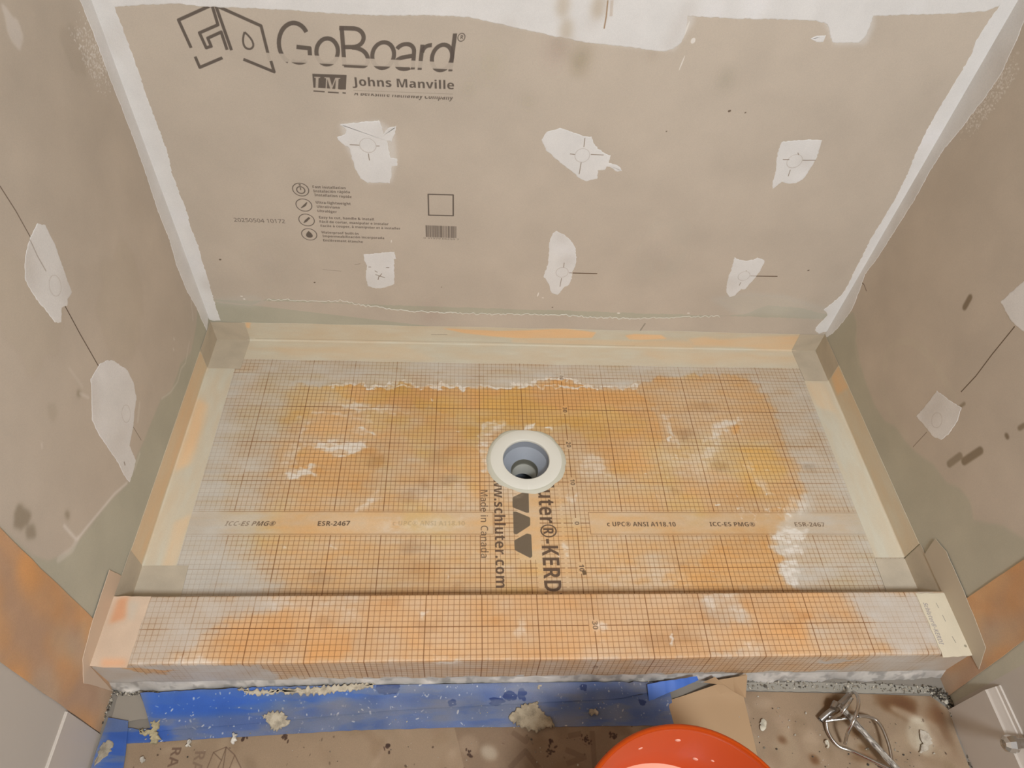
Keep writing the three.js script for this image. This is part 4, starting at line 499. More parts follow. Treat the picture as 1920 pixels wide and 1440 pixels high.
// pre-formed corner pieces of grey-green fleece
{
  const s = new Surf(0, 14, 0, 14, 24, false); s.fill('rgb(190,175,152)'); grain(s, 0.05, 0.12, 3, 161);
  const m = mat({ map: s.tex(), roughness: 0.8 }), t = 0.07, K = 7.4;
  const corner = (label, sx, sz, X, Z, hx, hz, tall = 6.3) => {
    const fl = slab('pan', [[X, Z], [X + sx * hx, Z], [X + sx * (hx - 0.3), Z + sz * hz], [X, Z + sz * hz]].slice()[sx * sz > 0 ? 'slice' : 'reverse'](), t, { lift: 0.09 });
    const w1 = box(Math.min(X, X + sx * t), Math.max(X, X + sx * t), 0.05, tall, Math.min(Z, Z + sz * hz), Math.max(Z, Z + sz * hz)); w1.translate(sx * 0.09, 0, 0);
    const w2 = box(Math.min(X, X + sx * hx), Math.max(X, X + sx * hx), 0.05, tall - 0.2, Math.min(Z, Z + sz * t), Math.max(Z, Z + sz * t)); w2.translate(0, 0, sz * 0.09);
    const list = [fl, w1, w2]; for (const g of list) { const p = g.attributes.position, u = g.attributes.uv; for (let i = 0; i < p.count; i++) u.setXY(i, (Math.abs(p.getX(i) - X) + p.getY(i)) / 14, (Math.abs(p.getZ(i) - Z) + p.getY(i) * 0.6) / 14); }
    single('corner_patch', label, 'corner piece', join(list), m, { group: 'grey-green corner pieces of the tray' });
  };
  corner('grey-green corner piece where the back and left walls meet the tray', 1, 1, XL, ZB, 8.1, 9.6); corner('grey-green corner piece where the back and right walls meet the tray', -1, 1, XR, ZB, 6.6, 10.6);
  corner('grey-green corner piece at the curb under the left wall', 1, -1, XL, CURB_Z0, 9, 9.0, 6.6); corner('grey-green corner piece at the curb under the right wall', -1, -1, XR, CURB_Z0, 7, 10, 6.6);
}
// upright bands at the outer edge of the side walls, and flaps on the curb ends
{
  const s = new Surf(20, 42, -6, 100, 12, true); s.fill('rgb(186,150,120)'); const l = s.layer(); l.g.filter = 'blur(10px)'; const r = rng(171); for (let i = 0; i < 90; i++) { l.g.fillStyle = r() > 0.6 ? 'rgba(186,170,146,0.35)' : 'rgba(226,158,92,0.3)'; l.g.beginPath(); l.g.ellipse(20 + r() * 22, -6 + r() * 60, 0.6 + r() * 2.5, 1 + r() * 5, 0, 0, 7); l.g.fill(); } s.stamp(l); grain(s, 0.05, 0.12, 5, 173);
  const m = mat({ map: s.tex(), roughness: 0.7 });
  single('wall_edge_band', 'orange sealing band running up the outer edge of the left wall', 'sealing band', slab('left', rough([[24.4, 100], [24.2, 30], [23.9, 8], [24.2, FLOOR], [37.6, FLOOR], [37.5, 30], [37.3, 100]].reverse(), 3, 0.06, 5), 0.1, { lift: 0.1, surf: s }), m);
  single('wall_edge_band', 'orange sealing band running up the outer edge of the right wall', 'sealing band', slab('right', rough([[22.6, 100], [22.4, 30], [21.8, 8.5], [22.2, FLOOR], [34.2, FLOOR], [33.4, 8], [32.6, 20], [32.6, 100]].slice(), 3, 0.06, 6), 0.1, { lift: 0.1, surf: s }), m);
  // left flap: peach square wrapping the curb end and a little of the wall
  const s2 = new Surf(-86, -70, 10, 32, 24, false); s2.fill('rgb(206,180,154)'); const l2 = s2.layer(); l2.g.filter = 'blur(9px)'; for (const [p, c] of [[[[-83.5,18.81],[-81.81,18.43],[-81.11,22.45],[-83.55,23.36]], 'rgba(214,150,108,0.8)'], [[[-82.93,29.18],[-79.09,29.23],[-78.26,30.53],[-82.44,30.65]], 'rgba(222,164,120,0.7)'], [[[-81.78,19.11],[-79.66,19.61],[-79.73,22.93],[-80.75,22.45]], 'rgba(200,186,166,0.7)']]) { poly(l2.g, p); l2.g.fillStyle = c; l2.g.fill(); } s2.stamp(l2); grain(s2, 0.05, 0.1, 3, 181);
  const capL = join([slab('curb', rough([[XL, 18.4], ...[[-78.01,18.46],[-78.25,24.33],[-78.37,30.7]], [XL, 30.4]].reverse(), 1.2, 0.08, 7), 0.1, { lift: 0.06, bevel: 0.04, surf: s2 })]);
  const tl = thing('curb_end_patch', 'peach fabric patch over the left end of the curb', 'sealing patch', [-82, CURB_Y, 24]); part(tl, 'top_flap', capL, mat({ map: s2.tex(), roughness: 0.75 }));
  part(tl, 'wall_flap', slab('left', rough([[14.5, 7], [15.6, 11.6], [24.5, 11.2], [30.3, 10], [33.0, 7], [31, FLOOR + 0.4], [30.3, 7]], 1.5, 0.08, 8), 0.1, { lift: 0.22 }), mat({ color: 0xceb49a, roughness: 0.75 }));
  const s3 = new Surf(54, 70, 10, 32, 32, false); s3.fill('rgb(206,192,166)'); { const g = s3.g; print(s3, g, 'Schluter®-KERDI', [62.78,20.59], [62.54,28.39], 0.85, 'rgba(90,84,104,0.45)', 'italic bold'); line(g, [[65.35,20.71],[65.42,21.75]], 0.14, 'rgba(90,84,80,0.4)'); line(g, [[65.55,23.08],[65.62,24.29]], 0.14, 'rgba(90,84,80,0.45)'); line(g, [[65.59,27.06],[65.76,28.23]], 0.14, 'rgba(90,84,80,0.5)'); g.fillStyle = 'rgba(110,100,80,0.6)'; const p = [67.31,28.82]; g.beginPath(); g.arc(p[0], p[1], 0.25, 0, 7); g.fill(); } grain(s3, 0.05, 0.08, 4, 191);
  const tr = thing('curb_end_patch', 'cream patch with faint lettering over the right end of the curb', 'sealing patch', [65, CURB_Y, 24]); part(tr, 'top_flap', slab('curb', rough([...[[62.17,18.81],[67.94,18.73]], [XR, 18.4], [XR, 30.3], ...[[67.9,30.54],[62.28,30.76],[62.23,25.66]]].slice(), 1.0, 0.09, 9), 0.12, { lift: 0.06, bevel: 0.05, surf: s3 }), mat({ map: s3.tex(), roughness: 0.75 }));
  part(tr, 'wall_flap', slab('right', rough([[10.5, 6.6], [9.6, 11.4], [13, 12.6], [22, 12.2], [30.6, 11.2], [33, 7.2], [31, 6.9]].reverse(), 1.5, 0.08, 10), 0.08, { lift: 0.22 }), mat({ color: 0xbeaf98, roughness: 0.8 }));
}

// ---------------------------------------------------------------- DRAIN
{
  const [cx, cz] = DRAIN, t = thing('shower_drain', 'round white drain flange with a grey funnel in the middle of the tray', 'drain', [cx, -35, cz]);
  const lathe = (p, wob = 0, seg = 72) => { const g = new THREE.LatheGeometry(p.map((q) => new THREE.Vector2(...q)), seg), a = g.attributes.position; if (wob) for (let i = 0; i < a.count; i++) { const x = a.getX(i), z = a.getZ(i), r = Math.hypot(x, z), th = Math.atan2(z, x); if (r > 7.2) { const k = 1 + wob * (fbm(Math.cos(th) * 2 + 5, Math.sin(th) * 2 + 5, 33, 3) - 0.5) * (r - 7.2); a.setXYZ(i, x * k, a.getY(i), z * k); } } g.translate(cx, 0, cz); g.computeVertexNormals(); return g; };
  part(t, 'mortar_ring', lathe([[8.7, 0.0], [8.45, 0.26], [8.1, 0.42], [7.6, 0.4], [7.0, 0.3], [6.8, 0.02]], 0.12), mat({ color: 0xc6c0ac, roughness: 0.7 }));
  part(t, 'flange', lathe([[8.0, 0.1], [7.9, 0.45], [6.4, 0.5], [5.35, 0.48], [5.18, 0.38], [5.12, 0.2], [5.12, -0.2]]), mat({ color: 0xded8c9, roughness: 0.5 }));
  part(t, 'funnel', lathe([[5.14, 0.1], [5.08, -2.0], [4.95, -2.1], [3.1, -4.3]]), M.pvcGrey);
  part(t, 'socket', lathe([[3.1, -4.3], [3.0, -4.5], [2.95, -5.7], [2.7, -5.75]]), M.pvcOlive);
  part(t, 'pipe', lathe([[2.95, -5.72], [2.68, -5.8], [2.66, -9.6], [2.9, -9.7], [2.95, -5.72]]), M.pvcWhite);
  part(t, 'trap_chamber', lathe([[2.95, -9.0], [5.9, -9.6], [6.0, -12], [6.0, -34], [0.01, -35]]), M.pvcGrey);
}

// ---------------------------------------------------------------- SKIRTING
{
  const base = (x, s, z0, topY, name, label, flat) => { const P = flat ? [[0, FLOOR], [0.4, FLOOR], [0.4, topY - 0.12], [0.28, topY], [0, topY]] : [[0, FLOOR], [1.35, FLOOR], [1.4, topY - 2.4], [1.15, topY - 2.1], [1.05, topY - 1.9], [0.75, topY - 1.15], [0.62, topY - 0.75], [0.42, topY - 0.6], [0.35, topY], [0, topY]]; const sh = new THREE.Shape(P.map((p) => new THREE.Vector2(p[0], p[1]))); const g = new THREE.ExtrudeGeometry(sh, { depth: ZF - z0, bevelEnabled: false }); if (s < 0) { g.scale(-1, 1, 1); flip(g); } g.translate(x, 0, z0); const o = structure(name, label, 'baseboard'); part(o, 'moulding', g, M.trim); };
  base(XR, -1, 36.6, 10.3, 'baseboard_right', 'white painted baseboard with a moulded top along the right wall');
  base(XL, 1, 37.9, 9.2, 'baseboard_left', 'white painted baseboard along the left wall', true);
}

// ---------------------------------------------------------------- GROUND COVER
const sG = new Surf(XL, XR, 28, 66, 13.4, false), sT = new Surf(XL, XR, 28, 66, 13.4, false);
{
  const s = sG, g = s.g; s.fill('rgb(140,117,92)');
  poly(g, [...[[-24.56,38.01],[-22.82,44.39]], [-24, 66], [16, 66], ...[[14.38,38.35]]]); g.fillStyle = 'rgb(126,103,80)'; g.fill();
  const d = s.layer(); d.g.filter = 'blur(4px)'; const r = rng(201);
  for (let i = 0; i < 260; i++) { d.g.fillStyle = `rgba(${r() > 0.5 ? '110,86,60' : '178,156,130'},${0.1 + r() * 0.18})`; d.g.beginPath(); d.g.ellipse(XL + r() * 152, 28 + r() * 36, 0.5 + r() * 3, 0.4 + r() * 1.6, r() * 3, 0, 7); d.g.fill(); }
  for (const [p, a, b, v] of [[[55.96,35.23], 4.5, 2.2, 0.75], [[57.76,36.38], 2.4, 2, 0.6], [[44.71,35.7], 3, 2.4, 0.5], [[64.12,38.33], 1.2, 5, 0.35], [[63,37.39], 2.5, 2, 0.3], [[38.27,44.34], 1, 0.8, 0.8], [[33.43,41.07], 0.9, 0.7, 0.6], [[47.13,40.27], 1.2, 0.8, 0.5], [[47.75,42.65], 1.1, 0.6, 0.5], [[46.7,44.17], 3, 1, 0.3]]) { for (let k = 0; k < 5; k++) blot(d.g, [p[0] + (hash2(k, 1, 7) - 0.5) * a, p[1] + (hash2(k, 2, 7) - 0.5) * b], a * 0.75, b * 0.75, `rgba(92,56,26,${v * 0.42})`, k + 11); }
  d.g.fillStyle = 'rgba(202,190,168,0.45)'; for (const [p, a, b] of [[[59.3,40.5], 2, 3.2], [[59.84,42.27], 1.4, 2], [[58.4,37.31], 3, 0.8], [[-18.55,42.1], 1.5, 1.1]]) { d.g.beginPath(); d.g.ellipse(p[0], p[1], a, b, 0.5, 0, 7); d.g.fill(); }
  s.stamp(d);
  for (let i = 0; i < 150; i++) { g.fillStyle = `rgba(62,44,30,${0.3 + r() * 0.5})`; g.beginPath(); g.ellipse(XL + r() * 152, 36 + r() * 26, 0.06 + r() * 0.25, 0.05 + r() * 0.14, r() * 3, 0, 7); g.fill(); }
  for (const c of [[-35.95,41.1],[-21.93,42.04],[-53.36,39.1],[-7.58,40.98],[-7.95,42.23],[-1.77,40.06],[-1.25,40.5],[3.37,39.9],[26.64,40.16],[26.03,41.02],[49.94,45.92],[-60.12,38.72]]) for (let i = 0; i < 9; i++) { g.fillStyle = 'rgba(58,36,24,0.8)'; g.beginPath(); g.ellipse(c[0] + (r() - 0.5) * 1.2, c[1] + (r() - 0.5) * 1.3, 0.1 + r() * 0.28, 0.08 + r() * 0.2, r() * 3, 0, 7); g.fill(); }
  // faded print on the paper
  const ink = 'rgba(78,54,40,0.6)';
  { const e = [[-70.64,40.01],[-71.03,43.38],[-66.9,40.66],[-67.24,43.46]]; print(s, g, 'RAMBOARD', [e[0][0] - 1.2, e[0][1]], [e[0][0] - 1.2, e[0][1] + 14], 1.5, ink, 'bold'); print(s, g, 'RAM', [e[2][0] - 1, e[2][1]], [e[2][0] - 1, e[2][1] + 6], 1.7, 'rgba(78,54,40,0.3)', 'bold'); }
  for (const p of [[[-65.34,43.5],[-64.87,41.1],[-62.95,40.32],[-61.28,41.58],[-59.8,43.62]], [[-64.87,41.1],[-63.28,42.35],[-62.95,40.32]], [[-62.95,40.32],[-62.75,43.55]], [[-63.28,42.35],[-63.61,43.54]], [[-61.28,41.58],[-61.71,43.58]]]) line(g, p, 0.16, 'rgba(78,54,40,0.55)');
  for (const p of [[[-14.49,38.88],[-12.21,40.46],[-11.71,39.62]], [[-15.13,44.55],[-12.28,41.98],[-10.13,44.66]], [[-4.67,39.75],[-2.27,39.36]], [[-5.32,41.86],[-2.18,43.18],[-5.32,44.11]], [[-0.33,38.97],[-0.51,44.86]]]) line(g, p, 0.9, 'rgba(84,62,44,0.3)');
  grain(s, 0.07, 0.12, 6, 211);
  const t = sT, h = t.g; t.fill('rgb(78,98,144)'); const l = t.layer(); l.g.filter = 'blur(6px)';
  poly(l.g, [[-78.46,31.68],[-59.85,31.06],[-44.9,31.09],[-33.49,31.45],[-35.35,32.15],[-48.31,33.57],[-57.27,34.92],[-67.1,35.45],[-76.51,35.29]]); l.g.fillStyle = 'rgb(40,84,162)'; l.g.fill();
  for (const p of [[[-83.05,35.61],[-75.13,35.49],[-71.43,39.34],[-79.22,39.44],[-78.48,43.22],[-82.73,43.13]], [[-39.22,31.18],[-33.51,31.26],[-33.45,32.18],[-39.05,33]]]) { poly(l.g, p); l.g.fillStyle = 'rgb(46,82,152)'; l.g.fill(); }
  l.g.filter = 'blur(9px)'; for (let i = 0; i < 130; i++) { l.g.fillStyle = `rgba(${r() > 0.4 ? '128,124,126' : '52,72,118'},${0.15 + r() * 0.35})`; l.g.beginPath(); l.g.ellipse(-60 + r() * 80, 30 + r() * 9, 1 + r() * 5, 0.4 + r() * 1.0, -0.03, 0, 7); l.g.fill(); } t.stamp(l);
  for (const [c, a, b] of [[[-14.77,33.01], 1.1, 0.9], [[-12.53,32.77], 0.9, 1], [[-17.19,33.89], 1.4, 0.7], [[-25.02,33.94], 0.8, 0.6], [[-1.23,31.83], 0.7, 0.5], [[9.29,34.4], 0.7, 0.6], [[-36.34,31.49], 2, 1]]) { h.fillStyle = 'rgba(22,42,96,0.85)'; blot(h, c, a, b, 'rgba(22,42,96,0.85)', 41); }
  for (let i = 0; i < 420; i++) { const c = [XL + 4 + r() * 98, 30 + r() * 10]; h.fillStyle = `rgba(206,200,190,${0.3 + r() * 0.6})`; h.beginPath(); h.ellipse(c[0], c[1], 0.04 + r() * r() * 0.4, 0.03 + r() * 0.14, r() * 3, 0, 7); h.fill(); }
  t.pixels((a, b, c) => { const vivid = smooth(-50, -62, a) * smooth(35.5, 33, b), k = smooth(0.44, 0.66, fbm(a / 5, b / 1.1, 223, 5)) * 0.5 * (1 - 0.8 * vivid); for (let j = 0; j < 3; j++) c[j] += ([112, 112, 120][j] - c[j]) * k; });
  grain(t, 0.06, 0.14, 4, 221);
}
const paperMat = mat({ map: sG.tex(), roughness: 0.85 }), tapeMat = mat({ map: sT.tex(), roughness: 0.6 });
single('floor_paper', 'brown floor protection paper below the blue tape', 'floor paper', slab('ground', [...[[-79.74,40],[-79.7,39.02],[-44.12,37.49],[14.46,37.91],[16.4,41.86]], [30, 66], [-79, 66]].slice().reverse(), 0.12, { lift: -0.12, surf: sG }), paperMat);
single('floor_paper', 'stained brown board under the wire whisk', 'floor paper', slab('ground', [...[[19.18,32.98],[27.91,32.73],[49.61,33.44],[64.43,34.14],[67.01,36.53],[66.44,41.07]], [66.2, 66], [31, 66], [28, 50]].slice().reverse(), 0.14, { lift: -0.26, surf: sG }), paperMat);
{ // loose folded sheet leaning on the curb
  const yAt = (x, z) => PAPER + 0.1 + Math.max(0, 1 - (z - 30.6) / 3.2) ** 1.6 * 4.2;
  const A = [[15.06,32.54],[27.71,32.73]], lft = [[15.2, 31.2], [15.2, 34], [15.6, 36.5], [16.2, 39], [18, 52]], rows = [];
  const rp = rng(9); for (let i = 0; i <= 14; i++) { const row = []; for (let j = 0; j <= 10; j++) { const v = i / 14, u = j / 10, z0 = 34.2 - u * 3.4, z = z0 + (52 - z0) * v, xl = 14.0 + (z - 34) * 0.12, x = xl + (28.4 - xl) * u; row.push([x, yAt(x, z) * 1 + (vn(x / 4, z / 4, 4) - 0.5) * 0.25 + 0.1, z]); } rows.push(row); }
  const t = thing('paper_flap', 'creased loose brown paper sheet leaning against the curb behind the bucket', 'paper', [21, PAPER, 38]);
  part(t, 'sheet_body', sheet(rows, 0.08), mat({ color: 0xa58663, roughness: 0.85 }));
  const tri = [[0, 1, 2, 3].map((k) => { const x = 20.5 + k * 2.7, z = 30.95 + (3 - k) * 0.25; return [x, yAt(x, z) + 0.25, z + 0.1]; }), [0, 1, 2, 3].map((k) => { const x = 22.6 + k * 2.0, z = 31.2 + k * 0.95; return [x, yAt(x, z) + 0.45, z]; })];
  part(t, 'folded_corner', sheet(tri, 0.06), mat({ color: 0xa58663, roughness: 0.85 }));
}
function tape(label, top, bot, n, lift, wr, seed, extra) {
  const rows = []; for (let i = 0; i <= 4; i++) { const row = []; for (let j = 0; j <= n; j++) { const u = j / n, a = polyAt(top, u), b = polyAt(bot, u), v = i / 4, x = a[0] + (b[0] - a[0]) * v, z = a[1] + (b[1] - a[1]) * v; const edge = i === 0 ? (vn(x * 1.7, 1, seed) - 0.5) * 0.5 : i === 4 ? (vn(x * 1.2, 7, seed) - 0.5) * 0.12 : 0; row.push([x, PAPER + lift + (extra ? extra(u, v) : 0) + wr * (fbm(x / 3, z / 1.3, seed, 3)), Math.max(z + edge, 30.95)]); } rows.push(row); }
  return sheet(rows, 0.05, sT);
}
single('painters_tape', 'lower strip of blue tape along the edge of the brown paper', 'tape', tape('', [[-82.31,36.81],[-74.57,37.45],[-56.42,36.07],[-37.02,34.73],[-8.52,33.75],[14.83,32.72]], [[-79.37,39.52],[-63.62,38.91],[-44.04,38.17],[-23.82,38.02],[-1.2,38.25],[14.96,38.36]], 90, 0.06, 0.16, 301), tapeMat);
single('painters_tape', 'upper strip of blue tape along the foot of the curb', 'tape', tape('', [[-79.07,31.76],[-73.5,31.57],[-59.87,30.96],[-39.27,30.62],[-20.05,30.53],[-10.28,30.57],[-0.44,30.9],[7.5,31.11],[14.74,31.02]], [[-75.8,37.76],[-56.33,36.59],[-36.99,35.17],[-24.43,34.67],[-8.55,34.2],[5.35,33.69],[15.57,31.98]], 100, 0.2, 0.3, 302, (u, v) => 0.7 * (1 - v) ** 3 + (u < 0.02 ? 0.5 * (1 - v) : 0)), tapeMat);
single('painters_tape', 'short strip of blue tape running towards the viewer by the left wall', 'tape', tape('', [[-83.55,35.43],[-83.67,37.45],[-83.79,40.73],[-83.78,46.19]], [[-80.11,36],[-79.55,38.36],[-78.89,41.63],[-78.02,47.08]], 20, 0.3, 0.25, 303), tapeMat);
{ const pts = [[10.53,-3.2,32.49],[13.08,-2.6,31.87],[15.89,-1.6,31.47],[19.11,0.4,31.11]]; const rows = [0, 1, 2].map((k) => Array.from({ length: 17 }, (_, i) => { const p = polyAt(pts, i / 16), w = (1 - i / 16) * 1.1 + 0.35; return [p[0] + (k - 1) * 0.1, p[1] + (k - 1) * -0.5 * w + Math.sin(i * 1.9 + k) * 0.12, p[2] + (k - 1) * 0.9 * w + 0.5]; })); single('painters_tape', 'loose twisted end of blue tape lifting beside the paper flap', 'tape', sheet(rows, 0.05, sT), mat({ color: 0x3a63b0, roughness: 0.5 })); }

// dried mortar splats on tape and paper
const sM = new Surf(XL, XR, 28, 66, 12, false); sM.fill('rgb(236,233,228)'); grain(sM, 0.14, 0.5, 0.9, 231); const mortarMap = sM.tex();
function splat(label, pts, t, seed, col = 0xb3a58e, lift = 0.3) { return single('mortar_splat', label, 'mortar splat', slab('ground', rough(round(pts, 3), 0.3, t > 0.3 ? 0.3 : 0.2, seed), t, { lift, bevel: t * 0.8, size: 0.16, seg: 2, surf: sM }), mat({ color: col, map: mortarMap, roughness: 0.95 })); }
splat('grey mortar splat across both tape strips right of the cross-shaped splat', [[-57.87,35.61],[-56.17,34.94],[-54.12,35.24],[-53.6,36.12],[-52.88,36.65],[-53.76,37.32],[-54.9,37.97],[-56.35,37.44],[-56.99,36.4]], 0.35, 401, 0xb9ad98);
splat('cross-shaped mortar splat near the left end of the tape', [[-76.33,36.24],[-74.96,36.09],[-74.45,36.95],[-75.01,37.78],[-73.98,38.63],[-74.36,39.45],[-75.36,39.59],[-75.92,38.26],[-77.15,38.24],[-77.88,37.56],[-76.64,37.58],[-75.86,37.26]], 0.5, 402, 0xb3a684);
splat('largest ragged mortar splat spilling from the tape onto the paper', [[-14.98,36.61],[-12.91,34.86],[-9.89,34],[-9.38,35.28],[-7.75,36.64],[-6.9,38.15],[-8.82,38.47],[-10.27,39.13],[-12.13,38.58],[-13.51,37.86],[-14.61,37.14]], 0.35, 403, 0xa89a82);
splat('grey mortar smear on the short left tape strip', [[-83.07,39.28],[-81.56,39.15],[-81.43,40.61],[-81.98,41.57],[-82.86,42.5],[-83.43,42.8],[-83.45,40.74]], 0.3, 404, 0x9d9280);
splat('pale oval mortar smear on the brightest blue tape', [[-73.99,32.46],[-72.75,31.67],[-70.55,31.71],[-70.28,32.07],[-71.88,32.58],[-73.35,32.82]], 0.2, 405, 0xc0b19d);
splat('small white crumb on the tape edge above the paper', [[-62.21,38.51],[-61.62,38.36],[-61.38,39.03],[-61.65,39.86],[-62.23,39.6]], 0.5, 406, 0xd6cfc4);
splat('small white crumb on the paper left of the tape crumb', [[-69.63,39.54],[-68.99,39.3],[-68.8,40.05],[-69.35,40.28]], 0.45, 407, 0xcfc7ba);
splat('small white crumb on the paper near the left tape strip', [[-76.47,42],[-75.74,41.85],[-75.64,42.49],[-76.21,42.56]], 0.4, 408, 0xcfc7ba);
splat('white crumb on the stained board left of the whisk', [[41.16,41.48],[41.9,41.32],[41.88,42.27],[41.2,42.52]], 0.4, 409, 0xd2c9b6);
splat('pale drip spot on the board right of the bucket', [[30.35,38.01],[31.21,37.76],[31.31,38.83],[30.58,39.7],[30.03,39.16]], 0.12, 410, 0xc9c1ad);
splat('torn grey mortar edge between tape and curb', [[-62.8,31.1],[-59.78,31.42],[-56.06,31.47],[-48.67,31.04],[-40.22,30.61],[-39.22,31.18],[-44.79,32.01],[-50.33,32.46],[-55.04,32.03],[-59.79,32.32],[-61.52,31.93]], 0.4, 411, 0xbdb19c, 0.9);
splat('round beige crumb low on the tape near the flap', [[-0.36,35.69],[0.46,35.35],[0.98,35.9],[0.43,36.42],[-0.33,36.32]], 0.5, 412, 0xb5a894);
splat('beige crumb on the upper tape below the curb', [[-9.8,30.77],[-9.11,30.78],[-8.96,31.53],[-9.47,31.89],[-9.84,31.42]], 0.5, 413, 0xb5a894);
splat('white mortar smear at the foot of the right baseboard', [[59.42,40.23],[60.87,40.61],[60.95,42.03],[59.36,43.39],[57.93,43.71],[59.15,42.26]], 0.14, 414, 0xb7ab9b);

// crumbs and grit along the joints: uncountable
{
  const r = rng(501), spots = [];
  const run = (pl, n, sp, s0, s1, cols) => { for (let i = 0; i < n; i++) { const p = polyAt(pl, r()); spots.push([p[0] + (r() - 0.5) * sp, PAPER - 0.1 + r() * 0.3, p[1] + (r() - 0.5) * sp, s0 + r() * r() * (s1 - s0), cols[Math.floor(r() * cols.length)]]); } };
  const dk = [0x3c352d, 0x544b40, 0x453d34, 0x6e6556], lt = [0x968c7b, 0xa59b88, 0x857b6b, 0xb3a998];
  run([[-84.8,31.58],[-85.04,34.89],[-85.42,37.42],[-85.68,40.69],[-85.57,44.63]], 380, 1.6, 0.1, 0.55, [...dk, ...lt]); run([[-83.95,31.41],[-79.69,31.48],[-76.24,31.53]], 110, 0.7, 0.08, 0.4, [...dk, ...lt]); run([[28.19,31.6],[39.84,31.76],[54.17,32.36],[64.89,33.09]], 320, 1.5, 0.08, 0.4, [...dk, ...lt, ...lt]);
  run([[64.81,33.28],[66.73,33.7],[67.86,35.8],[67.7,38.39]], 240, 2.0, 0.1, 0.5, [...dk, ...dk, ...lt]); run([[68.04,36.55],[66.68,46.27]], 140, 0.5, 0.08, 0.25, dk); run([[-59.85,31.06],[-33.53,30.89],[14.52,31.11]], 260, 0.8, 0.08, 0.4, [...lt, ...lt, ...dk]); run([[-75.25,35.06],[-38.97,33.9],[13.86,34.75]], 180, 8, 0.04, 0.22, lt); run([[-73.37,41.74],[-10.91,42.17],[-1.54,41.52]], 90, 7, 0.05, 0.25, [...lt, ...dk]); run([[28.28,36.81],[46.35,42.45],[61.15,42.73]], 110, 9, 0.05, 0.28, [...lt, ...dk]);
  const g = new THREE.IcosahedronGeometry(1, 0), im = new THREE.InstancedMesh(g, mat({ color: 0xffffff }), spots.length), m = new THREE.Matrix4(), q = new THREE.Quaternion(), e = new THREE.Euler(), c = new THREE.Color();
  spots.forEach(([x, y, z, s, col], i) => { e.set(r() * 6, r() * 6, r() * 6); q.setFromEuler(e); m.compose(new THREE.Vector3(x / 100, y / 100, z / 100), q, new THREE.Vector3(s, s * (0.4 + r() * 0.4), s * (0.6 + r() * 0.6)).multiplyScalar(0.01)); im.setMatrixAt(i, m); im.setColorAt(i, c.set(col)); });
  im.name = 'mortar_grit'; im.castShadow = im.receiveShadow = true; im.userData = { label: 'grit and crumbs of dried mortar along the floor joints', category: 'debris', kind: 'stuff' }; scene.add(im);
}
// grey strip of subfloor boards that shows at the left corner and along the curb at the right
single('floor_board', 'bare grey board corner between the left wall and the tape', 'board', slab('ground', rough([[-83.32,31.42],[-79.64,31.66],[-76.73,35.46],[-80.28,36],[-83.11,35.95]].slice().reverse(), 0.8, 0.08, 31), 0.15, { lift: -0.2 }), mat({ color: 0x8d8375 }));
single('floor_board', 'grey mortar-covered strip between the stained board and the curb', 'board', slab('ground', rough([...[[28.31,31.12],[39.99,31.29],[54.4,31.78],[65.14,32.52],[65.37,33.68],[49.65,33.34],[27.96,32.54]]].slice().reverse(), 0.8, 0.1, 33), 0.25, { lift: -0.25 }), mat({ color: 0x8f887b }));

